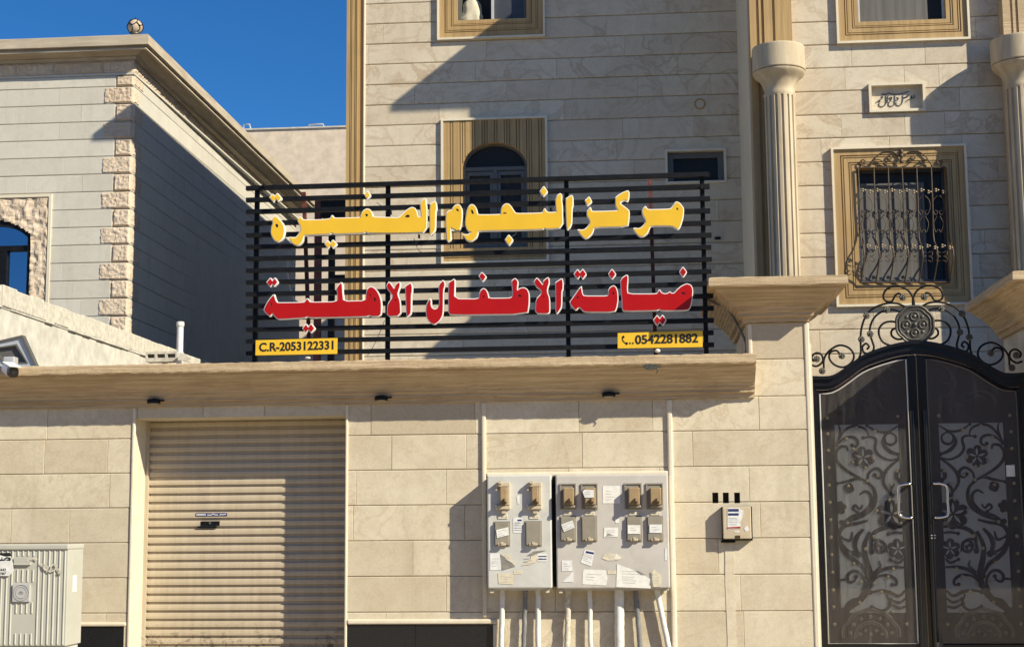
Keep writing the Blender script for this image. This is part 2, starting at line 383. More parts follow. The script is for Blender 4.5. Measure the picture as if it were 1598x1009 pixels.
def area(p): return sum(p[i][0]*p[(i+1) % len(p)][1]-p[(i+1) % len(p)][0]*p[i][1] for i in range(len(p)))/2
def offset_poly(p, d):
    if area(p) < 0: p = p[::-1]
    n = len(p); out = []
    for i in range(n):
        a, b, c = Vector(p[i-1]), Vector(p[i]), Vector(p[(i+1) % n])
        u = (b-a); v = (c-b)
        if u.length < 1e-6 or v.length < 1e-6: continue
        u.normalize(); v.normalize(); n1 = Vector((u.y, -u.x)); n2 = Vector((v.y, -v.x)); m = n1+n2
        if m.length < .2: out.append(b+n1*d); continue
        m.normalize(); k = min(1/max(m.dot(n1), .3), 1.9); out.append(b+m*d*k)
    return [(q.x, q.y) for q in out]
def chaikin(p, r=.22):
    o = []
    for i in range(len(p)):
        a, b = Vector(p[i]), Vector(p[(i+1) % len(p)]); o += [a.lerp(b, r), a.lerp(b, 1-r)]
    return [(q.x, q.y) for q in o]

# stone cladding ------------------------------------------------------------
FRONT = lambda Y: (lambda u, d, z: (u, Y-d, z))
SIDE = lambda Xp, slope=0.0, Y0=0.0: (lambda u, d, z: (Xp+(u-Y0)*slope+d, u, z))       # faces +X
SIDEL = lambda Xp: (lambda u, d, z: (Xp-d, u, z))                                     # faces -X
def subrect(r, holes):
    rs = [r]
    for h in holes:
        nr = []
        for (a, b, c, d) in rs:
            if h[0] >= b or h[1] <= a or h[2] >= d or h[3] <= c: nr.append((a, b, c, d)); continue
            l, r_ = max(a, h[0]), min(b, h[1])
            if a < l: nr.append((a, l, c, d))
            if r_ < b: nr.append((r_, b, c, d))
            if d > h[3]: nr.append((l, r_, h[3], d))
            if c < h[2]: nr.append((l, r_, c, h[2]))
        rs = nr
    return rs
def slabs(mb, fr, u0, u1, zs, holes=(), lo=.5, hi=1.1, gv=.002, gh=.007, dep=.014, seed=1, core=.2):
    rnd = random.Random(seed)
    for a, b in zip(zs[:-1], zs[1:]):
        u = u0-rnd.random()*hi*.6
        while u < u1:
            w = rnd.uniform(lo, hi); e = u+w
            if u1-e < .16: e = u1
            if e > u0:
                tone = rnd.random(); jit = rnd.uniform(-.0015, .0015)
                for (p, q, c, d) in subrect((max(u, u0), min(e, u1), a, b), holes):
                    if q-p < .012 or d-c < .012: continue
                    V = []
                    kl, kr = (abs(p-u) < 1e-6 or p == u0), (abs(q-e) < 1e-6 or q == u1); kb, kt = abs(c-a) < 1e-6, abs(d-b) < 1e-6
                    for (dd, ix, iz) in ((-.002, 0, 0), (dep-.004+jit, gv*.5, gh*.5), (dep+jit, gv+.002, gh+.001)):
                        pl_, qr_, cb_, dt_ = p+ix*kl, q-ix*kr, c+iz*kb, d-iz*kt
                        V += [fr(pl_, dd, cb_), fr(qr_, dd, cb_), fr(qr_, dd, dt_), fr(pl_, dd, dt_)]
                    F = [(8, 9, 10, 11)]
                    for k in range(2):
                        o = k*4
                        for i in range(4): F.append((o+i, o+(i+1) % 4, o+4+(i+1) % 4, o+4+i))
                    mb.add(V, F, tone)
            u = e
    if core:
        for (p, q, c, d) in subrect((u0, u1, zs[0], zs[-1]), holes):
            V = [fr(x, dd, z) for dd in (-core, 0) for z in (c, d) for x in (p, q)]
            mb.add(V, [(4, 5, 7, 6), (0, 2, 3, 1), (0, 1, 5, 4), (1, 3, 7, 5), (3, 2, 6, 7), (2, 0, 4, 6)], .5)
def rough(mb, fr, u0, u1, z0, z1, base, amp, res=.03, tone=None, freq=14, inside=None):
    tone = random.random() if tone is None else tone
    nu = max(2, int((u1-u0)/res)); nz = max(2, int((z1-z0)/res)); V = []; F = []
    for j in range(nz+1):
        for i in range(nu+1):
            u = u0+(u1-u0)*i/nu; z = z0+(z1-z0)*j/nz
            e = min(i, nu-i, j, nz-j); edge = 0 if e == 0 else 1
            n = noise.noise(Vector((u*freq, z*freq, tone*91)))+.5*noise.noise(Vector((u*freq*2.3, z*freq*2.3, tone*47)))
            V.append(fr(u, (base+amp*(.5+.8*n))*edge, z))
    for j in range(nz):
        for i in range(nu):
            a = j*(nu+1)+i
            if inside and inside((u0+(u1-u0)*(i+.5)/nu, z0+(z1-z0)*(j+.5)/nz)): continue
            F.append((a, a+1, a+nu+2, a+nu+1))
    mb.add(V, F, tone)
def sweep(mb, x0, x1, y0, y1, prof, sides='FLRB', jit=0.0, seg=.12, seed=3):
    """moulding profile [(out, z)...] carried round a rectangle; sides say which edges stand proud"""
    def corner(o):
        return [x0-(o if 'L' in sides else 0), x1+(o if 'R' in sides else 0), y0-(o if 'F' in sides else 0), y1+(o if 'B' in sides else 0)]
    rnd = random.Random(seed); loops = []
    for k, (o, z) in enumerate(prof):
        a, b, c, d = corner(o); P4 = [(a, c), (b, c), (b, d), (a, d)]; lp = []
        for i in range(4):
            p, q = P4[i], P4[(i+1) % 4]
            n = max(1, int(math.hypot(x1-x0 if i % 2 == 0 else y1-y0, 0)/seg)) if jit else 1
            for s in range(n):
                t = s/n; j = jit if (s and 0 < k < len(prof)-1) else jit*.6
                lp.append((p[0]+(q[0]-p[0])*t+rnd.uniform(-1, 1)*j*.5, p[1]+(q[1]-p[1])*t+rnd.uniform(-1, 1)*j*.5, z+rnd.uniform(-1, 1)*j))
        loops.append(lp)
    n = len(loops[0]); V = [p for l in loops for p in l]; F = []
    for k in range(len(loops)-1):
        for i in range(n): F.append((k*n+i, k*n+(i+1) % n, (k+1)*n+(i+1) % n, (k+1)*n+i))
    F.append(tuple(range(n-1, -1, -1))); F.append(tuple((len(loops)-1)*n+i for i in range(n)))
    mb.add(V, F, .3)

YW, YL, YR, YN, YS, YG, YSH = 14.0, 22.46, 20.2, 24.7, 14.05, 14.62, 14.38
# ================================================================== SETTING
g = MB(); g.box(-400, 400, -400, 400, -1.0, -.12); tag(part('ground', g, 'sand'), kind='structure')
g = MB(); g.box(-60, 60, -8, 11.6, -.5, -.116); tag(part('road', g, 'bounce_road'), kind='structure')
g = MB(); g.box(-60, 60, 11.6, 13.98, -.5, 0.0); g.box(-60, 60, 11.45, 11.6, -.5, .02); tag(part('pavement', g, 'paver'), kind='structure')
g = MB(); g.box(-30, 30, 14.3, 60, -.5, -.02); tag(part('courtyard', g, 'paver'), kind='structure')

# ================================================================== BOUNDARY WALL
xjl, xjr = X(206, 800, YW), X(541, 800, YW); zlin = Z(380, 650, YW)
zpl = Z(650, 969, YW); xpl1 = X(772, 985, YW); xpl0 = X(194, 990, YW)
xpr = X(1263, 760, YW); XPL, XPR = .9926, xpr
ZS = [0, .118, .445, .772, 1.0985, 1.425, 1.7515, 2.078, 2.4045, 2.715]
wall = thing('boundary_wall', 'cream limestone street wall with brown moulded cornice, roller shutter and meter boxes', 'wall', (-2.5, 14, 0))
holes = [(xjl, xjr, 0, zlin), (-20, xpl0, 0, zpl-.025), (xjr, xpl1, 0, zpl)]
sq = [RC(a, 768, b, 784.5, YW) for a, b in ((1111.6, 1121), (1128, 1137.3), (1145.7, 1154.8))]
b = MB(); slabs(b, FRONT(YW), -9, xpr, ZS, holes+sq, .55, 1.15, core=.25, seed=5)
part('stone_facing', b, 'wall', wall)
b = MB(); slabs(b, FRONT(YW+.004), XPL, xpr, [2.715, 3.058, 3.40], (), .5, .9, core=0, seed=8)
slabs(b, SIDEL(XPL), 14.02, 15.65, [2.3, 2.4045, 2.7315, 3.058, 3.40], (), .5, 1.0, core=0, seed=9)
b.box(XPL+.002, xpr, 14.02, 15.65, 0, 3.40)
part('pillar_block', b, 'wall', wall)
b = MB()
for a in sq: b.box(a[0]-.02, a[1]+.02, YW+.08, YW+.24, a[2]-.02, a[3]+.02)
part('dark_backing', b, 'darkwin', wall)  # dark blocks behind the square holes, shade put into their colour
b = MB()
b.box(xjl-.005, xjl+.002, YW+.02, YSH+.1, 0, zlin-.005); b.box(xjl-.2, xjl-.006, YW+.25, YSH+.1, 0, 2.5)
b.box(xjr-.002, xjr+.005, YW+.02, YSH+.1, 0, zlin-.005); b.box(xjr+.006, xjr+.2, YW+.25, YSH+.1, 0, 2.5)
b.box(xjl, xjr, YW+.02, YSH+.1, zlin-.004, zlin+.004); b.box(xjl-.2, xjr+.2, YW+.25, YSH+.2, zlin+.006, 2.6)
part('opening_reveal', b, 'cream', wall)
b = MB()
for (a, y0, y1, w) in ((206.5, 632, 1030, .028), (541, 628, 1030, .024)):
    xx = X(a, 800, YW); b.box(xx-w/2, xx+w/2, YW-.028, YW+.01, 0, 2.70, bev=.008)
xx = X(755.5, 700, YW); b.box(xx-.02, xx+.02, YW-.04, YW+.01, zpl+.04, 2.70, bev=.012)
xx2 = X(1046, 700, YW); b.box(xx2-.024, xx2+.024, YW-.045, YW+.01, 0, 2.70, bev=.014)
zt = Z(900, 739, YW); b.box(xx+.021, xx2-.025, YW-.04, YW+.01, zt-.02, zt+.02, bev=.012)
b.box(xpr-.004, xpr+.045, YW-.022, YW+.03, 0, 3.39, bev=.012); b.box(xpr+.046, xpr+.062, YW, YW+.04, 0, 3.2)
b.box(XPL-.006, XPL+.03, YW-.02, YW+.02, 3.08, 3.39, bev=.01)
b.box(xjr+.016, xpl1+.02, YW-.035, YW+.01, zpl-.022, zpl+.022, bev=.012); b.box(xpl1-.012, xpl1+.02, YW-.03, YW+.01, 0, zpl-.023, bev=.01)
b.box(-9, xpl0+.02, YW-.03, YW+.01, zpl-.035, zpl+.002, bev=.012)
part('trim', b, 'cream', wall)
b = MB(); b.box(xjr+.02, xjr+.65, YW-.012, YW+.2, 0, zpl-.022); b.box(xjr+.653, xpl1-.013, YW-.012, YW+.2, 0, zpl-.022)
b.box(-3.5-5, xpl0, YW-.012, YW+.2, 0, zpl-.036); part('granite_plinth', b, 'granite', wall)
PROF = [(-.05, 2.70), (.045, 2.70), (.05, 2.745), (.085, 2.75), (.085, 2.775)]
for i in range(9):                                    # fluted cavetto
    t = i/8; o = .10+.205*t**1.25; z = 2.795+.172*t; PROF += [(o, z), (o+.011, z+.004)] if i < 8 else [(o, z)]
PROF += [(.31, 2.985), (.365, 2.990), (.37, 3.0), (.37, 3.03), (.368, 3.068), (.35, 3.076), (.0, 3.07)]
b = MB(); sweep(b, -9, 1.03, 14.0, 14.26, PROF, 'F', jit=.0035, seg=.045); part('cornice', b, 'cornice', wall)
CAPP = [(o, z+.70) for o, z in PROF]
b = MB(); sweep(b, XPL, xpr, 14.0, 15.65, CAPP, 'FLR', jit=.003, seg=.045); part('pillar_cap', b, 'cornice', wall)
# cable running up the left side of the cap
b = MB(); b.tube(cr([P(1163, 560, 14.1), P(1164, 535, 14.2), P(1147, 500, 14.3), P(1134, 480, 14.3), P(1120, 474, 14.3), P(1104, 467, 14.3)], 5), .013, 8)
part('conduit', b, 'greypipe', wall)
b = MB()
x0, x1 = X(1133, 920, YW), X(1147, 920, YW); pts = []
for i in range(9):
    z = 1.38-i*.17; pts.append((x0+random.uniform(-.008, .008), x1+random.uniform(-.008, .008), z))
for a, c in zip(pts[:-1], pts[1:]):
    b.prism([(a[0], a[2]), (a[1], a[2]), (c[1], c[2]), (c[0], c[2])], YW-.019, YW+.002)
part('filled_cable_chase', b, 'wall', wall)
# roller shutter
b = MB(); pitch = .0797; z = zlin+.06; rows = []
while z > -.02:
    rows += [(z, .006), (z-.002, -.012), (z-.024, -.0140), (z-.046, -.012), (z-.0475, .004), (z-.0495, .014), (z-.066, .010)]
    z -= pitch
V = []; F = []
for (zz, d) in rows: V += [(xjl-.02, YSH+d, zz), (xjr+.02, YSH+d, zz)]
for i in range(len(rows)-1): F.append((2*i, 2*i+2, 2*i+3, 2*i+1))
b.add(V, F)
sh = part('roller_shutter', b, 'shutter', wall)
b = MB(); b.box(xjl+.001, xjl+.035, YSH-.035, YSH+.02, 0, zlin-.005); b.box(xjr-.035, xjr-.001, YSH-.035, YSH+.02, 0, zlin-.005)
part('guide_rail', b, 'shutter', sh)
h = RC(314, 812.5, 343.5, 819.5, YSH)
b = MB(); b.box(h[0], h[1], YSH-.02, YSH+.03, h[2], h[3], bev=.004); b.box(h[0]-.03, h[1]-.03, YSH-.028, YSH, h[2]-.022, h[2]-.004, bev=.003)
lk = part('lock_plate', b, 'blackmetal', sh)
b = MB(); b.tube([(h[0]+.095, YSH-.03, (h[2]+h[3])/2+.004), (h[0]+.095, YSH-.015, (h[2]+h[3])/2+.004)], .013, 12); part('lock_cylinder', b, 'chrome', lk)
s_ = RC(306, 799.8, 355, 804.8, YSH)
b = MB(); b.box(s_[0], s_[1], YSH-.0165, YSH-.013, s_[2], s_[3]); st = part('brand_sticker', b, 'inkblue', sh, 'narrow navy sticker with white lettering')
b = MB(); zc = (s_[2]+s_[3])/2; ww = s_[1]-s_[0]
for (a, c) in ((.03, .33),):
    for i in range(8): b.box(s_[0]+ww*(a+(c-a)*i/8), s_[0]+ww*(a+(c-a)*(i+.7)/8), YSH-.0175, YSH-.0165, zc-.006, zc+.006)
def frac(L, r, y): return [(r[0]+(r[1]-r[0])*u, r[2]+(r[3]-r[2])*v) for u, v in L]
for L in ([(.37, .4), (.5, .4), (.56, .75), (.6, .45), (.72, .42)], [(.77, .15), (.8, .6), (.86, .45), (.95, .5), (.96, .85)]):
    b.ribbon(frac(L, s_, 0), .006, YSH-.0175, YSH-.0165)
part('lettering', b, 'whitepl', st)

# right-hand gate pillar
X2 = 3.69
p2 = thing('gate_pillar', 'brown moulded cap and pillar at the right edge, right of the gate', 'pillar', (X2+.3, 14.8, 0))
b = MB(); slabs(b, FRONT(YW), X2, X2+.56, ZS[:-1]+[2.7315, 3.058, 3.40], (), .5, .9, core=0, seed=18)
b.box(X2+.01, X2+6, 14.002, 15.65, 0, 3.40); part('shaft', b, 'wall', p2)
b = MB(); b.box(X2, X2+.012, 14.0, 15.65, 0, 3.40); part('side_face', b, 'render', p2)
b = MB(); sweep(b, X2, X2+6, 14.0, 15.65, CAPP, 'FLR', jit=.003, seg=.06, seed=6); part('cap', b, 'cornice', p2)

# ================================================================== SIGN
sign = thing('signboard', 'black slatted steel sign with yellow and red Arabic letters on the street wall', 'sign', (-1.55, YS, 3.0))
b = MB(); NL = 15
for i in range(NL):
    yl = 294.1+(551.5-294.1)*i/14; yr = 272.2+(537.7-272.2)*i/14
    a = P(384.5+.1*(i % 3), yl, YS); c = P(1106.5+8*i/14+random.uniform(-1, 1), yr, YS)
    b.bar(a, c, .05, .042)
part('slat_panel', b, 'blackmetal', sign)
for px in (400, 604, 882, 1093.5):
    b = MB(); a = P(px, 292-.03*(px-385), YS+.045); x = a.x+.01
    b.box(x-.021, x+.021, YS+.028, YS+.07, 3.02 if px > 1000 else 3.08, a.z); part('upright', b, 'blackmetal', sign)
for (q0, q1, Yb) in (((474, 300), (483, 525), 14.35), ((1014, 279), (1024, 548), 14.35)):
    b = MB(); a = P(q0[0], q0[1], Yb); c = P(q1[0], q1[1]+25, Yb); b.bar(a, c, .035, .035, up=(0, 1, 0)); part('support_post', b, 'oxide', sign)
O1, O2, O3, O4, O5, O6 = (380, 270), (620, 270), (860, 260), (380, 410), (620, 410), (860, 410); ZK = 1598/260
LY = [  # (origin, outline, holes) in enlarged picture units
 (O1, [(300,413),(275,445),(284,480),(268,530),(265,575),(280,615),(300,645),(330,657),(355,648),(378,620),(390,570),(388,525),(375,485),(350,455),(320,425)], [[(305,492),(320,485),(335,500),(332,520),(318,525),(308,510)]]),
 (O1, [(253,235),(280,205),(300,228),(325,197),(360,240),(335,272),(310,243),(290,277)], []),
 (O1, [(530,430),(548,422),(565,448),(600,452),(740,450),(835,440),(850,405),(865,435),(1000,432),(1126,428),(1125,415),(1140,380),(1160,355),(1185,345),(1210,352),(1230,380),(1240,425),(1400,428),(1492,430),(1528,398),(1568,355),(1612,330),(1642,338),(1662,370),(1667,410),(1682,425),(1710,418),(1700,330),(1697,300),(1715,270),(1737,243),(1748,255),(1747,300),(1757,330),(1755,565),(1600,570),(1475,573),(1190,572),(1175,558),(1160,573),(870,582),(850,568),(830,582),(585,592),(575,610),(565,650),(540,685),(510,690),(480,678),(455,650),(440,620),(455,618),(480,625),(505,618),(530,590),(548,560),(555,540),(545,500),(530,475),(522,455)],
   [[(1165,395),(1182,390),(1197,400),(1185,420),(1175,418)], [(1545,422),(1560,405),(1580,398),(1597,412),(1590,425),(1565,427)]]),
 (O1, [(1190,172),(1213,210),(1190,250),(1164,210)], []),
 (O1, [(783,680),(808,650),(833,680),(858,643),(890,680),(862,720),(835,690),(812,724)], []),
 (O2, [(315,300),(340,285),(362,272),(370,290),(375,345),(365,365),(362,540),(345,570),(318,597),(315,560)], []),
 (O2, [(480,380),(500,360),(525,358),(540,330),(560,308),(585,302),(605,320),(618,360),(620,420),(612,490),(600,535),(580,555),(560,545),(535,530),(513,518),(510,560),(512,640),(490,655),(478,640),(472,540),(468,450),(470,410)], [[(560,345),(580,342),(592,362),(590,370),(570,362)]]),
 (O2, [(690,320),(710,303),(735,310),(755,340),(765,385),(775,402),(900,402),(998,398),(995,385),(1000,350),(1015,315),(1040,297),(1070,300),(1095,330),(1120,370),(1140,390),(1300,388),(1395,384),(1405,360),(1415,342),(1425,365),(1440,380),(1530,378),(1525,330),(1520,260),(1540,215),(1560,198),(1575,210),(1572,255),(1580,300),(1586,522),(1430,535),(1415,522),(1400,537),(1000,548),(775,552),(772,580),(755,620),(725,645),(695,652),(665,640),(645,610),(630,588),(650,592),(680,592),(700,580),(714,562),(690,558),(668,535),(655,490),(658,430),(668,370)],
   [[(705,355),(720,350),(735,385),(728,397),(712,385)], [(1006,391),(1022,377),(1042,379),(1056,391)]]),
 (O2, [(1405,130),(1437,178),(1405,222),(1371,178)], []), (O2, [(1070,595),(1105,640),(1075,692),(1037,642)], []),
 (O3, [(145,310),(165,295),(195,276),(207,290),(208,375),(198,395),(195,540),(180,580),(158,606),(150,560),(145,400)], []),
 (O3, [(378,392),(385,425),(400,432),(520,430),(650,424),(622,378),(620,300),(640,280),(690,250),(735,233),(746,245),(745,290),(735,332),(715,318),(690,322),(660,345),(670,365),(720,400),(748,425),(745,500),(735,572),(410,580),(405,610),(385,650),(355,680),(325,687),(290,655),(265,615),(262,606),(300,612),(330,600),(360,570),(378,535),(370,505),(345,465),(350,430),(362,412)], []),
 (O3, [(365,292),(387,335),(350,374),(330,325)], []),
 (O3, [(905,382),(915,400),(930,415),(1130,410),(1155,400),(1175,375),(1200,338),(1230,350),(1270,400),(1265,480),(1240,565),(1220,600),(1200,590),(1160,565),(955,565),(940,595),(920,640),(890,665),(855,668),(825,645),(795,605),(798,590),(830,598),(860,590),(890,565),(915,525),(900,490),(880,455),(875,430),(890,400)], [[(1195,400),(1210,392),(1222,410),(1215,422)]]),
]
LR = [
 (O4, [(290,303),(300,340),(315,375),(330,385),(580,382),(600,360),(612,343),(625,360),(640,380),(905,375),(905,290),(895,250),(915,215),(938,188),(945,215),(948,290),(958,370),(1175,365),(1180,290),(1195,245),(1220,230),(1250,240),(1280,270),(1305,320),(1320,380),(1318,490),(1300,508),(1225,510),(1205,498),(1190,510),(900,518),(640,523),(612,510),(595,523),(340,538),(320,530),(300,510),(280,478),(255,512),(230,490),(197,458),(210,420),(240,365)],
   [[(255,395),(268,378),(275,400),(262,420)], [(1205,320),(1215,295),(1222,310),(1212,340)], [(1245,350),(1258,330),(1272,350),(1260,375)]]),
 (O4, [(225,187),(258,148),(280,180),(300,146),(325,185),(295,224),(278,195),(260,227)], []), (O4, [(570,628),(600,590),(622,622),(648,586),(680,628),(650,667),(622,635),(602,667)], []),
 (O4, [(1375,225),(1382,205),(1398,183),(1420,215),(1445,250),(1458,235),(1465,205),(1497,183),(1500,220),(1485,265),(1475,300),(1500,370),(1506,502),(1380,512),(1385,400),(1440,320),(1410,280),(1385,250)], [[(1450,357),(1460,345),(1468,358),(1458,368)]]),
 (O5, [(80,225),(105,210),(128,193),(140,225),(140,280),(132,300),(130,480),(110,505),(95,516),(90,470),(85,330)], []),
 (O5, [(405,215),(420,190),(440,168),(455,200),(450,230),(440,260),(438,460),(430,510),(400,560),(355,588),(310,565),(285,520),(278,460),(285,400),(300,370),(315,343),(322,370),(320,400),(330,430),(355,447),(385,438),(402,410),(408,350),(400,260)], []),
 (O5, [(495,190),(520,175),(548,156),(550,200),(545,347),(785,348),(790,300),(805,260),(830,247),(855,265),(870,310),(875,342),(1080,340),(1105,325),(1110,290),(1105,230),(1100,180),(1115,158),(1135,153),(1155,180),(1150,220),(1148,268),(1180,245),(1215,240),(1245,255),(1262,300),(1262,390),(1248,487),(510,497),(495,470),(495,380)], [[(815,320),(826,310),(835,322),(825,340)], [(1150,322),(1170,302),(1195,318),(1175,328)]]),
 (O5, [(812,93),(849,132),(822,177),(786,130)], []),
 (O5, [(1315,185),(1325,165),(1340,146),(1365,175),(1395,215),(1405,200),(1405,175),(1425,155),(1450,143),(1455,190),(1440,235),(1435,275),(1458,340),(1460,470),(1445,484),(1325,482),(1335,350),(1390,290),(1375,255),(1335,225)], [[(1395,322),(1403,310),(1412,322),(1402,332)]]),
 (O6, [(45,190),(75,170),(105,153),(112,190),(112,250),(100,270),(98,420),(78,455),(58,487),(48,460),(48,300)], []),
 (O6, [(288,227),(292,260),(300,300),(315,320),(545,320),(553,300),(552,265),(570,235),(600,220),(620,235),(635,275),(640,350),(630,420),(612,468),(325,468),(300,450),(270,418),(240,452),(215,430),(181,382),(200,350),(235,305)], [[(240,330),(258,312),(265,325),(250,348)], [(585,290),(595,270),(605,290),(597,312)]]),
 (O6, [(222,110),(255,66),(278,100),(305,63),(335,108),(305,152),(280,118),(258,152)], []), (O6, [(585,63),(618,108),(588,154),(554,108)], []),
 (O6, [(670,175),(690,140),(732,116),(735,160),(728,250),(735,300),(1000,300),(1025,290),(1040,258),(1055,285),(1085,300),(1120,295),(1140,278),(1155,295),(1185,290),(1215,255),(1250,225),(1300,202),(1340,215),(1358,260),(1350,350),(1335,420),(1310,453),(1055,456),(1040,438),(1020,454),(700,460),(685,440),(682,350),(672,230)], [[(1238,300),(1260,278),(1290,290),(1285,302)]]),
 (O6, [(1265,43),(1298,88),(1268,134),(1236,88)], []), (O6, [(985,548),(1018,506),(1042,540),(1070,503),(1100,548),(1070,597),(1042,562),(1018,597)], []),
]
YF = 13.955
b = MB()
for L in ([(450, 400), (449, 425), (452, 445), (457, 462), (463, 478)], [(1064, 300), (1052, 312), (1049, 322)], [(588, 316), (596, 322), (604, 330)], [(646, 372), (650, 384), (655, 392), (664, 396)], [(806, 364), (798, 370), (790, 376)], [(846, 302), (842, 309), (838, 318)], [(752, 436), (750, 444), (749, 452)], [(600, 500), (592, 520), (580, 545), (572, 556)]):
    b = MB(); b.tube(cr([P(x, y, YS+.03) for x, y in L], 4), .0035, 5); part('loose_wire', b, 'papert', sign)
for px, py in ((414, 292.5), (655, 372), (860, 330.5), (902, 336), (611, 335), (1094, 296)): b = MB(); q = P(px, py, YS); b.box(q.x-.008, q.x+.008, YS-.06, YS-.02, q.z-.006, q.z+.03, bev=.003); part('wire_clip', b, 'blackmetal', sign)
def glyphs(lst, face, what):
    for (o, ol, hs) in lst:
        w2 = lambda L: [(lambda v: (v.x, v.z))(P(o[0]+x/ZK, o[1]+y/ZK, YF)) for x, y in L]
        pl = w2(ol); small = len(ol) <= 8
        sm = chaikin(pl, .18 if not small else .08); hh = [chaikin(w2(k)) for k in hs]
        nm = 'letter_dot' if small else 'letter'
        L = link_mesh(nm, plate_mesh(nm, offset_poly(sm, .0070), hh, YF+.024, .022), 'whitepl', sign)
        link_mesh('letter_face', plate_mesh('letter_face', offset_poly(sm, -.0015), hh, YF-.001, .003), face, L, what)
        for k in hh:
            if area(k) < 0: k = k[::-1]
            link_mesh('letter_eye', plate_mesh('letter_eye', offset_poly(k, .004), [], YF+.006, .003), 'ink', L)
glyphs(LY, 'yellow', 'glossy yellow face of the upper line'); glyphs(LR, 'red', 'glossy red face of the lower line')
def plate(px, txt, box, tbox, lab):
    a = P(*px[0], YF+.01); c = P(*px[1], YF+.01); d = P(*px[2], YF+.01); e = P(*px[3], YF+.01)   # TL TR BR BL
    b = MB(); b.prism([(a.x, a.z), (c.x, c.z), (d.x, d.z), (e.x, e.z)], YF+.0, YF+.02)
    p = part('number_plate', b, 'plate', sign, lab)
    return p, a, c, d, e
p, a, c, d, e = plate(((399.5, 530.8), (526.5, 527.3), (526, 551.8), (399, 554.3)), '', 0, 0, 'yellow plate reading C.R-2053122331')
zt0, zt1 = Z(462, 549, YF), Z(462, 534.6, YF)
me = text_mesh('lettering', 'C.R-2053122331', X(404.5, 541, YF), X(520.5, 541, YF), Z(404.5, 548.6, YF), Z(404.5, 534.6, YF), YF-.001, .0012, .030, .012)
link_mesh('lettering', me, 'ink', p)
p, a, c, d, e = plate(((964, 519.6), (1096.5, 515.8), (1096.5, 541.3), (964, 543.5)), '', 0, 0, 'yellow plate with handset and phone number 0542281882')
me = text_mesh('lettering', '0542281882', X(991, 529, YF), X(1089.5, 529, YF), Z(991, 537.0, YF), Z(991, 522.6, YF), YF-.001, .0012, .030, .008)
link_mesh('lettering', me, 'ink', p)
b = MB()
hk = lambda L: [(lambda v: (v.x, v.z))(P(860+x/ZK, 410+y/ZK, YF)) for x, y in L]
b.ribbon([(q.x, q.y) for q in cr([(*k,) for k in hk([(695, 705), (684, 722), (690, 745), (708, 765), (735, 778)])], 5)], [.012]*3+[.008]*15+[.012]*3, YF-.003, YF+.001)
for x, y in ((693, 710), (725, 772)):
    q = hk([(x, y)])[0]; b.disc(q[0], q[1], .012, YF-.003, YF+.001, 10)
for x in (757, 785):
    q = hk([(x, 770)])[0]; b.disc(q[0], q[1], .0085, YF-.003, YF+.001, 10)
part('handset_symbol', b, 'ink', p)
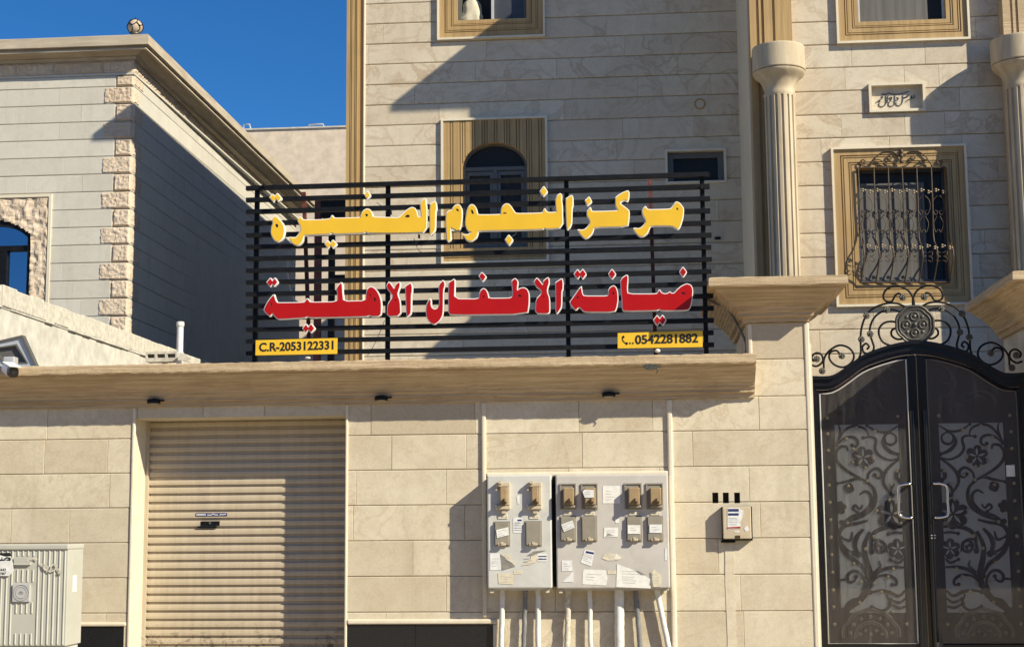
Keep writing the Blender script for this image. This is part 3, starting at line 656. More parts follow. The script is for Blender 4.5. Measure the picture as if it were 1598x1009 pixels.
# ================================================================== METER BOXES
YB = YW-.24
def mp(x, y, Y=YB): v = P(730+x/4.585, 720+y/4.585, Y); return v.x, v.z
def mr(x0, y0, x1, y1, Y=YB):
    a = mp(x0, (y0+y1)/2, Y); c = mp(x1, (y0+y1)/2, Y); d = mp((x0+x1)/2, y1, Y); e = mp((x0+x1)/2, y0, Y)
    return a[0], c[0], d[1], e[1]
def meter_box(lab, r, uppers, lowers, plates, papers, mt, hooded):
    x0, x1, z0, z1 = mr(*r)
    t = thing('meter_box', lab, 'meter box', ((x0+x1)/2, YB+.1, z0))
    b = MB(); b.box(x0, x1, YB, YW-.002, z0, z1, bev=.012); b.box(x0+.01, x1-.01, YB+.05, YW, z0-.02, z0+.01)
    body = part('body', b, mt, t)
    b = MB(); b.box(x0+.02, x0+.05, YB+.03, YB+.06, z0-.04, z0-.01); b.box(x1-.06, x1-.03, YB+.03, YB+.06, z0-.04, z0-.01)
    part('bracket', b, 'paperc', t)
    for u in uppers:
        a0, a1, c0, c1 = mr(*u); w = a1-a0; hh = c1-c0; fr = .0105
        b = MB(); 
        if hooded:
            b.box(a0, a1, YB-.045, YB+.002, c0+hh*.02, c0+hh*.17, bev=.005); b.box(a0+w*.05, a1, YB-.05, YB+.002, c0+hh*.84, c1, bev=.006)
            b.box(a1-w*.2, a1-.002, YB-.05, YB+.002, c0+hh*.172, c0+hh*.838, bev=.003); b.box(a0+w*.02, a0+w*.14, YB-.03, YB+.002, c0+hh*.70, c0+hh*.836)
            b.box(a0+w*.25, a0+w*.45, YB-.07, YB-.03, c1-.012, c1+.012)
            b.box(a0+w*.4, a0+w*.72, YB-.03, YB+.002, c0-.033, c0+.001, bev=.003)
        else:
            b.ring((a0, a1, c0, c1), (a0+fr, a1-fr, c0+fr, c1-fr), YB-.014, YB+.002); b.box(a0+fr, a1-fr, YB-.004, YB+.002, c0+fr, c1-fr)
            b.box(a0+w*.24, a1-w*.06, YB-.05, YB-.0042, c0+.012, c0+hh*.16, bev=.006)
        hd = part('meter_hood', b, 'meterbeige' if hooded else 'metergrey', t)
        b = MB(); b.box(a0+w*(.33 if hooded else .24), a1-w*(.21 if hooded else .12), YB-(.058 if hooded else .085), YB-.004, c0+hh*.172, c0+hh*.838-.002, bev=.008)
        part('meter_window', b, 'meterbrown', hd)
        b = MB()
        cx, cz = a0+w*.56, c0+hh*.27
        yf = YB-(.062 if hooded else .088)
        for (dx, dz, rr) in ((0, .012, .013), (-.019, -.004, .011), (.018, -.003, .012), (0, -.014, .013), (.006, .026, .008)): b.tube([(cx+dx, yf-.012, cz+dz), (cx+dx, yf+.02, cz+dz)], rr, 9)
        b.tube(cr([(cx-.02, yf-.01, cz+.002), (cx-.026, yf-.012, cz-.02), (cx-.004, yf-.014, cz-.028)], 4), .004, 6)
        part('padlock', b, 'bronze', hd)
    for u in lowers:
        a0, a1, c0, c1 = mr(*u); w = a1-a0; hh = c1-c0
        b = MB(); b.ring((a0-.008, a1+.008, c0-.008, c1+.008), (a0, a1, c0, c1), YB-.008, YB+.002); b.box(a0+.001, a1-.001, YB-.030, YB+.002, c0+.001, c1-.001, bev=.004)
        cv = part('breaker_cover', b, 'metergrey', t)
        b = MB(); b.box(a0+w*.22, a0+w*.76, YB-.052, YB-.0302, c0-.004, c0+.018, bev=.005); b.tube([(a0+w*.5, YB-.06, c0+.02), (a0+w*.5, YB-.03, c0+.02)], .011, 10)
        part('clasp', b, 'meterbeige', cv)
    for u in plates:
        a0, a1, c0, c1 = mr(*u); b = MB(); b.box(a0, a1, YB-.007, YB+.001, c0, c1, bev=.002)
        n = part('label_plate', b, 'paperc', t)
        b = MB(); zc = (c0+c1)/2
        for q in (.12, .36, .46, .56, .86): b.box(a0+(a1-a0)*q-.0025, a0+(a1-a0)*q+.0025, YB-.0085, YB-.0065, zc-.003, zc+.003)
        part('marks', b, 'greypipe', n)
    for k, (poly, mat, lift) in enumerate(papers):
        b = MB(); pl = [mp(*q, Y=YB) for q in poly]; yy = YB-.0015-lift-.0004*(k % 3); b.prism(pl, yy-.0012, yy)
        part('sticker', b, mat, t)
    b = MB(); rnd = random.Random(len(papers))
    for k, (poly, mat, lift) in enumerate(papers):
        if mat == 'papergrey' or len(poly) > 7: continue
        px0, px1 = min(q[0] for q in poly), max(q[0] for q in poly); py0, py1 = min(q[1] for q in poly), max(q[1] for q in poly)
        if px1-px0 < 40 or len(poly) == 3: continue
        sl = (poly[1][1]-poly[0][1])/max(1, poly[1][0]-poly[0][0]); yy = YB-.0015-lift-.0004*(k % 3)-.0016
        y = py0+(py1-py0)*.30
        while y < py1-(py1-py0)*.22:
            xa = px0+(px1-px0)*.17; xb = px1-(px1-px0)*rnd.uniform(.18, .55); o = sl*(xb-xa)
            b.prism([mp(xa, y+4-sl*(px1-px0)*.3), mp(xb, y+4-sl*(px1-px0)*.3+o), mp(xb, y-sl*(px1-px0)*.3+o), mp(xa, y-sl*(px1-px0)*.3)], yy, yy+.0004); y += rnd.uniform(13, 22)
    part('faded_print', b, 'fadedink', t)
    return t
PL = lambda x0, y0, x1, y1: [(x0, y1), (x1, y1), (x1, y0), (x0, y0)]
t1 = meter_box('smaller pale grey meter box with two hooded meters, left of the wider one', (140, 95, 600, 905),
  [(200, 148, 305, 345), (425, 148, 530, 345)], [(196, 432, 297, 596), (418, 428, 524, 596)], [(215, 381, 285, 408), (440, 381, 510, 408)],
  [([(212, 545), (297, 523), (292, 466), (206, 487)], 'paper', .033), (PL(325, 400, 390, 507), 'papert', 0), (PL(160, 655, 240, 775), 'papert', 0),
   ([(246, 775), (340, 748), (330, 735), (290, 710), (230, 655)], 'papergrey', .002), ([(298, 715), (340, 735), (318, 705), (305, 660), (262, 655), (245, 668)], 'paperc', .004),
   ([(220, 870), (322, 876), (326, 800), (216, 797)], 'paperc', 0), (PL(328, 778, 392, 803), 'paperc', 0), (PL(498, 655, 568, 712), 'papert', 0),
   ([(380, 742), (440, 735), (490, 718), (503, 665), (455, 672), (445, 705)], 'paperc', .001), ([(425, 670), (470, 668), (500, 650), (566, 632), (470, 640)], 'papergrey', .003),
   ([(355, 300), (370, 300), (372, 235), (350, 250)], 'papert', 0)], 'meter', True)
b = MB()
for y in (672, 692): 
    a0, a1, c0, c1 = mr(503, y, 564, y+8); b.box(a0, a1, YB-.0036, YB-.003, c0, c1)
for y in (440, 455, 472, 488):
    a0, a1, c0, c1 = mr(330, y, 384, y+3); b.box(a0, a1, YB-.0036, YB-.003, c0, c1)
a0, a1, c0, c1 = mr(355, 412, 386, 424); b.box(a0, a1, YB-.0036, YB-.003, c0, c1)
part('blue_print', b, 'inkblue', t1)
t2 = meter_box('wider warm grey meter box with four amber meters and many torn stickers', (632, 92, 1440, 905),
  [(660, 155, 775, 340), (812, 155, 930, 340), (1122, 153, 1245, 340), (1277, 153, 1398, 340)],
  [(668, 394, 768, 563), (818, 394, 920, 563), (1140, 394, 1240, 563), (1288, 394, 1392, 563)],
  [(685, 358, 755, 382), (836, 358, 906, 382), (1152, 358, 1222, 382), (1306, 358, 1376, 382)],
  [(PL(965, 172, 1090, 297), 'paper', 0), ([(840, 258), (906, 256), (906, 202), (838, 200), (824, 215)], 'papert', .088), ([(690, 502), (766, 470), (752, 418), (670, 448)], 'papert', .033),
   (PL(1145, 452, 1235, 515), 'paper', .033), (PL(1300, 448, 1390, 508), 'papert', .033), ([(972, 540), (1074, 536), (1076, 470), (976, 470)], 'paper', 0),
   ([(985, 535), (1040, 530), (1020, 515), (1000, 512)], 'papergrey', .001), ([(808, 720), (885, 748), (908, 640), (838, 626)], 'papert', 0),
   ([(958, 690), (1000, 706), (1070, 704), (1108, 690), (1095, 668), (1040, 655), (980, 656)], 'paperc', 0), ([(1050, 695), (1100, 692), (1062, 655)], 'paper', .001),
   (PL(672, 705, 748, 780), 'papert', 0), ([(676, 860), (757, 860), (755, 782)], 'papert', 0),
   ([(820, 875), (990, 884), (1000, 830), (988, 775), (830, 768), (822, 790)], 'paper', 0), (PL(1000, 778, 1062, 802), 'paperc', 0),
   ([(1062, 895), (1308, 905), (1308, 840), (1270, 815), (1170, 768), (1068, 730)], 'paper', 0), ([(1316, 895), (1382, 893), (1385, 810), (1330, 768), (1308, 800), (1322, 850)], 'paperc', .0006),
   ([(1300, 880), (1330, 895), (1318, 850), (1322, 800), (1305, 790), (1308, 840)], 'papergrey', .002), ([(1240, 808), (1275, 810), (1220, 780), (1200, 778)], 'papergrey', .002),
   (PL(1410, 618, 1426, 703), 'papert', 0), (PL(1056, 405, 1084, 438), 'paper', 0)], 'meter2', False)
b = MB(); pl = [mp(*q) for q in [(842, 652), (900, 662), (904, 648), (846, 636)]]; b.prism(pl, YB-.0036, YB-.003)
part('blue_print', b, 'inkblue', t2)
b = MB(); a0, a1, c0, c1 = mr(597, 92, 634, 905); b.box(a0+.012, a1-.012, YB+.12, YW-.003, c0+.01, c1-.01, bev=.003)
solo('joining_plate', b, 'blackmetal', 'dark upright filler strip between the two meter boxes', 'filler strip')
# pipes under the meters
PIP = [((785, 905), (782, 1012), .025, 'pvc', 'white pipe under the smaller meter box, nearest the black plinth'),
       ((820.5, 905), (817, 1012), .022, 'greypipe', 'dark splashed pipe between two white pipes under the smaller meter box'),
       ((840, 905), (839.5, 1012), .025, 'pvc', 'white pipe under the right end of the smaller meter box'),
       ((887, 905), (885, 1012), .025, 'roughpipe', 'cement-crusted knobbly pipe under the wider meter box'),
       ((920.5, 905), (921.5, 1012), .022, 'pvc', 'thin white pipe between the crusted pipe and the thick pipe'),
       ((966, 905), (967, 1012), .045, 'pvc', 'thickest white pipe under the middle of the wider meter box'),
       ((991, 905), (999, 1012), .024, 'greypipe', 'dark grey pipe right of the thickest white pipe'),
       ((1022, 905), (1044, 1012), .026, 'pvc', 'slanting white pipe under the right end of the wider meter box')]
for k, (a, c, r, mt, lab) in enumerate(PIP):
    yy = YW-.07; p, q = P(*a, yy), P(*c, yy); q2 = p+(q-p)*(.99/(p.z-q.z)); n = 26
    rnd = random.Random(k); wob = .006 if mt == 'pvc' else .009
    pts = [p.lerp(q2, i/n)+Vector((rnd.uniform(-wob, wob)*.35, 0, 0)) for i in range(n+1)]
    b = MB(); b.tube(pts, r, 12, rs=[r*(1+rnd.uniform(-.02, .02 if mt != 'roughpipe' else .22)) for _ in pts])
    solo('pipe', b, mt, lab, 'pipe', 'pipes below the meter boxes')
# small service box with stickers
yb = YW-.11
def wr(x0, y0, x1, y1, Y): return RC(1120+x0/11.214, 760+y0/11.214, 1120+x1/11.214, 760+y1/11.214, Y)
r = wr(75, 345, 610, 905, yb)
t = thing('service_box', 'small beige service box with blue and red stickers beside the gate', 'service box', ((r[0]+r[1])/2, yb, r[2]))
b = MB(); b.box(r[0], r[1], yb+.022, YW-.002, r[2]-.012, r[3]+.004, bev=.004); part('backplate', b, 'blackmetal', t)
b = MB(); b.box(r[0]+.008, r[1]-.012, yb, yb+.04, r[2]+.003, r[3]+.002, bev=.008); part('lid', b, 'meterbeige', t)
b = MB(); b.box(r[0]-.01, r[0]+.12, yb+.05, YW, r[2]-.03, r[2]-.0125, bev=.004); part('cable_gland', b, 'blackmetal', t)
b = MB(); q = wr(310, 838, 395, 895, yb); b.box(q[0], q[1], yb-.006, yb+.002, q[2], q[3], bev=.0028); part('lock', b, 'bronze', t)
b = MB(); q = wr(165, 360, 400, 735, yb); zq = q[2]+.008
b.prism([(q[0], q[2]), (q[1], zq+.006), (q[1]-.004, q[3]), (q[0]+.006, q[3])], yb-.0035, yb-.002); sk = part('sticker', b, 'papert', t)
b = MB()
for y0, y1 in ((375, 422), (450, 492)): q = wr(182, y0, 368, y1, yb); b.box(q[0], q[1], yb-.0047, yb-.0036, q[2], q[3])
part('blue_band', b, 'inkblue', sk)
b = MB(); q = wr(170, 690, 400, 716, yb); b.prism([(q[0], q[2]-.002), (q[1], q[2]+.004), (q[1], q[3]+.004), (q[0], q[3]-.002)], yb-.0047, yb-.0036); part('red_band', b, 'inkred', sk)
b = MB()
for y0 in (530, 560, 600, 645): q = wr(185, y0, 360-(y0 % 37)*2, y0+7, yb); b.box(q[0], q[1], yb-.0045, yb-.0036, q[2], q[3])
part('print_line', b, 'greypipe', sk)
for pl in ([(460, 715), (490, 775), (555, 745), (520, 660)], [(380, 380), (450, 400), (430, 520), (400, 600), (385, 640)], [(290, 760), (290, 785), (378, 785), (378, 760)]):
    b = MB(); b.prism([(lambda v: (v.x, v.z))(P(1120+x/11.214, 760+y/11.214, yb)) for x, y in pl], yb-.003, yb-.001); part('sticker_scrap', b, 'papert', t)
# downlights
DL = [(240, 626.5, 'black downlight under the cornice above the left end of the shutter'), (595, 621.5, 'black downlight under the cornice just right of the shutter'), (950, 615.5, 'black downlight under the cornice above the wider meter box')]
first = None
for px, py, lab in DL:
    c = P(px, py, YW-.10)
    if first is None:
        first = thing('downlight', lab, 'downlight', c, 'downlights under the wall cornice')
        b = MB(); b.lathe(c.x, c.y, [(.055, c.z-.018), (.062, c.z-.014), (.062, c.z+.016), (.05, c.z+.024), (.02, c.z+.026), (.02, c.z+.03)], 20)
        part('housing', b, 'blackmetal', first)
        b = MB(); b.lathe(c.x, c.y, [(.045, c.z-.0195), (.045, c.z-.0185)], 18); part('lens', b, 'alulight', first)
        b = MB(); b.box(c.x+.055, c.x+.10, c.y-.012, c.y+.012, c.z+.002, c.z+.016, bev=.003); part('cable_stub', b, 'blackmetal', first)
    else:
        d = copy_tree(first); d.location = c; d['label'] = lab
# security camera on the cornice
def at(x, y, Y): return P(x/10.09, 500+y/10.09, Y)
yc = 13.5; c = at(150, 690, yc)
t = thing('security_camera', 'white bullet security camera on the wall cornice at the left edge', 'security camera', at(150, 600, yc))
b = MB(); a0 = at(60, 570, yc+.05); a1 = at(235, 690, yc+.05); b.box(a0.x, a1.x, yc+.03, yc+.13, a1.z, a0.z, bev=.012); part('junction_box', b, 'alulight', t)
b = MB(); d = Vector((.62, -.74, -.26)).normalized(); o = at(95, 745, yc)
u = Vector((0, 0, 1)); r_ = d.cross(u).normalized(); u2 = r_.cross(d)
def hexa(o, d, L, w, h, mb, n=12, tp=1.0):
    V = []
    for s, k in ((0, tp), (1, 1)):
        for i in range(n):
            a = 2*math.pi*i/n; ca, sa = math.cos(a), math.sin(a)
            f = lambda q: math.copysign(abs(q)**.6, q)
            V.append(o+d*L*s+(r_*f(ca)*w+u2*f(sa)*h)*k)
    mb.add(V, [tuple(range(n-1, -1, -1)), tuple(range(n, 2*n))]+[(i, (i+1) % n, n+(i+1) % n, n+i) for i in range(n)])
hexa(o, d, .20, .052, .052, b, tp=.8); part('camera_body', b, 'whitepl', t)
b = MB(); hexa(o+d*.20, d, .045, .048, .048, b, tp=1.0); fc = part('front_face', b, 'blackgloss', t)
b = MB(); b.tube([o+d*.245, o+d*.250], .02, 14); part('lens', b, 'darkglass', fc)
b = MB(); v = [o+d*.02+u2*.055+r_*.05, o+d*.02+u2*.055-r_*.05, o+d*.28+u2*.058-r_*.054, o+d*.28+u2*.058+r_*.054]
b.add([q for q in v]+[q+u2*.006 for q in v], [(3, 2, 1, 0), (4, 5, 6, 7), (0, 1, 5, 4), (1, 2, 6, 5), (2, 3, 7, 6), (3, 0, 4, 7)]); part('sun_shield', b, 'whitepl', t)
# tilted framed panel behind the wall top, left edge
yp = 14.5
t = thing('leaning_panel', 'white panel in a dark grey tilted frame behind the wall top', 'framed panel', at(150, 700, yp))
b = MB(); Q = [at(-260, 380, yp), at(370, 232, yp), at(600, 740, yp), at(-60, 800, yp)]
def frame4(mb, Q, w, y0, y1):
    c = sum(Q, Vector())/4; I = [q+(c-q).normalized()*w for q in Q]
    for i in range(4):
        j = (i+1) % 4; mb.prism([(Q[i].x, Q[i].z), (Q[j].x, Q[j].z), (I[j].x, I[j].z), (I[i].x, I[i].z)], y0, y1)
    return I
I = frame4(b, Q, .032, yp-.03, yp+.05); part('frame', b, 'alu', t)
b = MB(); I2 = frame4(b, I, .075, yp-.012, yp+.03); part('inner_border', b, 'alulight', t)
b = MB(); I3 = frame4(b, I2, .022, yp-.02, yp+.03); part('inner_frame', b, 'alu', t)
b = MB(); b.prism([(q.x, q.z) for q in I3], yp+.012, yp+.03); part('panel', b, 'alu', t)
# hollow block, vent pipe and stone lying on the wall top
yk = 14.16; r = RC(227, 548, 276, 566, yk)
b = MB(); zt = r[3]; xs = [r[0], r[0]+.032]; w = r[1]-r[0]
V0 = [r[0], r[0]+w*.05, r[0]+w*.29, r[0]+w*.36, r[0]+w*.62, r[0]+w*.69, r[0]+w*.95, r[1]]
for i in (0, 2, 4, 6): b.box(V0[i], V0[i+1], yk, yk+.14, zt-.10, zt, tone=.3)
for i in (1, 3, 5): b.box(V0[i], V0[i+1], yk+.001, yk+.139, zt-.024, zt-.0005, tone=.3); b.box(V0[i], V0[i+1], yk+.001, yk+.139, zt-.099, zt-.062, tone=.3); b.box(V0[i], V0[i+1], yk+.09, yk+.1, zt-.062, zt-.024)
solo('hollow_block', b, 'block', 'grey hollow concrete block lying on the wall top beside the vent pipe', 'concrete block')
c = P(280.5, 550, 14.2); t = thing('vent_pipe', 'short capped white vent pipe standing on the wall top', 'vent pipe', (c.x, 14.2, 3.0))
zt = Z(281, 502, 14.2); b = MB(); b.lathe(c.x, 14.2, [(.031, 2.98), (.031, zt-.05)], 20); part('tube', b, 'pvc', t)
b = MB(); b.lathe(c.x, 14.2, [(.036, zt-.045), (.038, zt-.04), (.038, zt-.006), (.033, zt), (.001, zt+.001)], 20); part('cap', b, 'pvc', t)
b = MB(); pts = [P(x, y, 14.12) for x, y in ((279, 562), (283, 550), (292, 553), (297, 558), (294, 562), (300, 566))]; b.prism([(q.x, q.z) for q in pts][::-1], 14.08, 14.14)
solo('mortar_lump', b, 'block', 'broken lump of mortar at the foot of the vent pipe', 'rubble')
b = MB(); c = P(1026, 547, 13.9); b.ball((c.x, 13.9, c.z), .023, 8, sq=(1.2, 1, .8)); solo('white_stone', b, 'pvc', 'small white stone on the cornice under the phone number plate', 'stone')
b = MB(); c = P(480, 557, 13.9); b.ball((c.x, 13.9, c.z-.008), .02, 8, sq=(1.5, 1, .7)); solo('grey_stone', b, 'block', 'small grey stone on the cornice under the C.R plate', 'stone')
yr = 13.64; b = MB(); pts = [P(960+x/12.617, 530+y/12.617, yr) for x, y in ((545, 525), (600, 480), (680, 470), (780, 490), (890, 520), (850, 545), (780, 575), (700, 590), (640, 590), (590, 565))]
b.prism([(q.x, q.z) for q in pts][::-1], yr-.012, yr+.015); q0 = [P(960+x/12.617, 530+y/12.617, yr) for x, y in ((800, 560), (845, 605), (815, 655))]; b.tube(q0, .006, 6)
solo('dead_leaf', b, 'rag', 'dark curled dead leaf caught on the cornice face under the sign', 'leaf')

# ================================================================== ELECTRICITY CABINET
yf = 12.55
def cb(x, y, Y=yf): v = P(x/5.97, 840+y/5.97, Y); return v.x, v.z
xR, zT = cb(634, 60)[0], cb(400, 52)[1]; zB = cb(400, 1000)[1]; xL = xR-1.55
t = thing('electricity_cabinet', 'ribbed pale grey electricity cabinet on a plinth at the bottom left', 'electricity cabinet', ((xL+xR)/2, yf+.17, 0))
b = MB(); b.box(xL, xR, yf+.012, yf+.36, zB, zT-.04, bev=.006); part('body', b, 'cabinet', t)
b = MB(); b.box(xL-.008, xR+.006, yf-.005, yf+.365, zT-.045, zT, bev=.01); part('lid', b, 'cabinet', t)
b = MB(); b.box(xL+.02, xR-.02, yf+.03, yf+.34, -.02, zB-.002); part('plinth', b, 'render', t)
b = MB(); pit = .049
def rib(xa, z0, z1): b.add([(xa-.008, yf+.012, z0), (xa-.003, yf+.005, z0+.006), (xa+.003, yf+.005, z0+.006), (xa+.008, yf+.012, z0), (xa-.008, yf+.012, z1), (xa-.003, yf+.005, z1-.006), (xa+.003, yf+.005, z1-.006), (xa+.008, yf+.012, z1)], [(0, 1, 5, 4), (1, 2, 6, 5), (2, 3, 7, 6), (3, 2, 1, 0), (4, 5, 6, 7)])
zt, zb = cb(500, 103)[1], cb(500, 990)[1]
for x in (592, 543, 494, 445, 396, 347): rib(cb(x, 500)[0], zb, zt)
for i in range(24): rib(cb(100-48*i, 500)[0], zb, zt)
for x in (150, 198, 246, 297):
    for (y0, y1) in ((103, 165), (285, 405), (590, 700), (880, 990)):
        rib(cb(x, 500)[0], cb(x, y1)[1], cb(x, y0)[1])
part('ribs', b, 'cabinet', t)
b = MB(); q = [cb(*k) for k in ((130, 238), (285, 238), (285, 180), (130, 180))]; b.prism(q, yf-.004, yf+.012); b.box(q[0][0], q[1][0], yf-.012, yf+.012, q[0][1]-.006, q[0][1]+.002, bev=.002); part('card_holder', b, 'cabinet', t)
b = MB(); q = [cb(*k) for k in ((118, 585), (275, 585), (280, 425), (122, 425))]; b.prism(q, yf-.008, yf+.012); em = part('seal_plate', b, 'alulight', t, 'square metal plate with a round seal')
b = MB(); cx = (q[0][0]+q[2][0])/2; cz = (q[0][1]+q[2][1])/2; rr = (q[1][0]-q[0][0])*.45
for k, f in ((rr, .0022), (rr*.72, .0014)): b.tube([(cx+k*math.cos(a*math.pi/16), yf-.009, cz+k*math.sin(a*math.pi/16)) for a in range(32)], f, 5, closed=True)
for dz, w in ((.012, .014), (.004, .02), (-.006, .022), (-.046, .02)): b.box(cx-w, cx+w, yf-.0098, yf-.0085, cz+dz-.002, cz+dz+.002)
part('seal_print', b, 'greypipe', em)
b = MB(); q = [cb(*k) for k in ((-150, 345), (90, 345), (130, 300), (125, 235), (100, 150), (0, 135), (-150, 120))]; b.prism(q, yf-.0085, yf-.006); stp = part('torn_poster', b, 'papert', t, 'torn white poster with black numbers')
b = MB(); q = [cb(*k) for k in ((-150, 150), (0, 150), (60, 165), (108, 160), (102, 130), (0, 133), (-150, 120))]; b.prism(q, yf-.0098, yf-.0088); part('black_edge', b, 'ink', stp)
for body, y0, y1 in (('442', 275, 300), ('787', 312, 336)):
    a = cb(4, (y0+y1)/2); c = cb(61, (y0+y1)/2); me = text_mesh('poster_digits', body, a[0], c[0], cb(30, y1)[1], cb(30, y0)[1], yf-.0098, .0006, .02); link_mesh('poster_digits', me, 'ink', stp)
b = MB(); b.ribbon([cb(*k) for k in ((-40, 198), (20, 198), (22, 172), (24, 198), (45, 198), (48, 188), (70, 175), (100, 182), (103, 192), (60, 198), (100, 199))], .012, yf-.0105, yf-.0088); part('poster_script', b, 'ink', stp)
b = MB()
for L in ([(370, 232), (395, 240), (410, 270), (440, 295), (445, 260), (420, 245), (398, 250)], [(450, 300), (490, 300), (520, 280), (530, 250), (500, 240), (480, 255), (475, 280)], [(535, 275), (560, 300), (545, 318), (585, 322)], [(250, 210), (275, 190), (300, 195), (320, 175), (350, 195)]):
    b.ribbon([(v.x, v.y) for v in cr([cb(*k) for k in L], 4)], .012, yf-.0062, yf-.003)
part('glue_scar', b, 'roughpipe', t)
b = MB(); q = PXP(116, 897, xR); q2 = PXP(123, 922, xR); b.box(xR-.001, xR+.0035, q.y-.03, q.y+.05, q2.z, q.z); part('side_label', b, 'paper', t)
# ================================================================== MAIN HOUSE
hs = thing('villa', 'three storey villa clad in banded beige marble with golden brown window surrounds', 'house', (1.5, YL, 0))
XC = 1.56; XL0 = X(541, 260, YL); ROOF = 11.72
zs = [Z(570.5, 39, YL)-.3266*k for k in range(-4, 32)][::-1]; zs = [z for z in zs if 0 <= z < 11.2]
zs2 = [Z(1255, 72, YR)-.3266*k for k in range(-8, 30)][::-1]; zs2 = [z for z in zs2 if 0 <= z < 11.4]
TW = RC(683, -130, 850, 62, YL); AW = RC(689, 184.5, 855.5, 411, YL); SW = RC(1038, 233, 1133.5, 287, YL)
TR = RC(1301.5, -140, 1508, 67.5, YR); GW = RC(1300, 229, 1512, 478, YR); PQ = RC(1355, 131, 1443, 176, YR)
b = MB(); xs0 = X(569, 260, YL)
slabs(b, FRONT(YL), xs0, XC+.05, zs, (TW, AW, SW), 1.0, 2.6, core=0, seed=21, gv=.0012, gh=.015, dep=.02)
part('marble_cladding', b, 'marble', hs); b = MB()
slabs(b, FRONT(YR), XC, 6.5, zs2, (TR, GW, PQ), .45, 1.3, core=0, seed=23, gv=.0015, gh=.014, dep=.02)
part('marble_cladding', b, 'marble', hs)
b = MB(); b.box(XC-.012, XC+.03, YR-.0, YL, 0, 11.4, .3); b.box(XC-.02, XC+.02, YR-.014, YR+.05, 0, 11.4, .2)
part('side_return', b, 'cream', hs)
b = MB(); b.box(XL0+.02, XC+.1, YL+.45, YL+22, 0, 11.3); b.box(XC+.03, 6.5, YR+.45, YL+22, 0, 11.4)
for (a0, a1, Y, wins, top) in ((XL0+.02, XC+.02, YL, (TW, AW, SW), zs[-1]), (XC+.03, 6.5, YR, (TR, GW, PQ), zs2[-1])):
    for (p, q, c, d) in subrect((a0, a1, 0, top), wins): b.box(p, q, Y+.003, Y+.44, c, d)
part('masonry_core', b, 'render', hs)
b = MB(); b.box(XL0-.47, XC+.1, YL-.4, YL+22, ROOF-.12, ROOF); b.box(1.02, 7, YR-.6, YL+22, ROOF-.118, ROOF+.002)
b.box(XL0+.02, XC, YL+.02, YL+21.9, 11.2, ROOF-.121); b.box(XC+.01, 6.5, YR+.02, YL+21.8, 11.3, ROOF-.121)
part('roof', b, 'cornice', hs)
# fluted corner pilasters
def pilaster(x0, x1, yf, yb, z0, z1, pat):
    b = MB(); w = x1-x0
    for a, c, d in pat: b.box(x0+w*a, x0+w*c-.002, yf+d, yb, z0, z1, tone=random.random())
    return b
pat = [(0, .30, 0), (.30, .35, .03), (.35, .42, .004), (.42, .47, .03), (.47, .72, 0), (.72, .77, .03), (.77, .84, .004), (.84, .89, .03), (.89, 1.0, 0)]
x1 = X(559, 260, YL)
pb = pilaster(XL0, x1, YL-.07, YL+.3, 0, 11.2, pat); pb.box(x1, xs0-.02, YL-.005, YL+.3, 0, 11.2, .2)
part('corner_pilaster', pb, 'brown', hs)
b = MB(); b.box(xs0-.022, xs0+.008, YL-.04, YL+.1, 0, 11.2, bev=.008); part('edge_bead', b, 'cream', hs)
xpa, xpb = X(1178, 300, YR-.2), X(1236, 40, YR-.2)
part('corner_pilaster', pilaster(xpa, xpb, YR-.20, YR+.1, 0, 11.3, [(0, .16, 0), (.16, .22, .03), (.22, .28, .005), (.28, .34, .03), (.34, .54, 0), (.54, .60, .03), (.60, 1, 0)]), 'brown', hs)
xqa = X(1565, 30, YR-.27)
part('corner_pilaster', pilaster(xqa, xqa+.5, YR-.28, YR+.1, 0, 11.3, [(0, .2, 0), (.2, .26, .03), (.26, .34, .005), (.34, .40, .03), (.40, 1, 0)]), 'cornice', hs)
# columns
def column(cx, cy):
    zc0, zc1 = Z(1217, 103, cy-.3), Z(1217, 68, cy-.3); zn = Z(1217, 141, cy-.2)
    nf = 16; fl = lambda a, z: 1-.06*max(0, math.cos(a*nf/2))**6 if True else 1
    b = MB(); b.lathe(cx, cy, [(.205, 0), (.205, zn-.02)], 160, flute=lambda a, z: 1-.10*(1 if (a*nf/(2*math.pi)) % 1 < .36 else 0), smooth=False)
    part('column_shaft', b, 'column', hs)
    b = MB(); b.lathe(cx, cy, [(.20, zn-.05), (.215, zn-.01), (.20, zn+.02), (.21, zn+.08), (.235, zn+.15), (.275, zn+.20), (.32, zn+.235), (.335, zn+.26), (.345, zn+.275), (.345, zn+.29)], 48)
    for i in range(26):
        pass
    pr = []
    for i in range(18): z = zc0+(zc1+.02-zc0)*i/17; pr.append((.352-(.004 if i % 2 else 0), z))
    b.lathe(cx, cy, [(.33, zc0-.001)]+pr+[(.345, zc1+.025)], 48)
    part('column_capital', b, 'column', hs)
column(X(1217.5, 250, YR-.42)+.02, YR-.42); column(X(1598, 250, YR-.42), YR-.42)
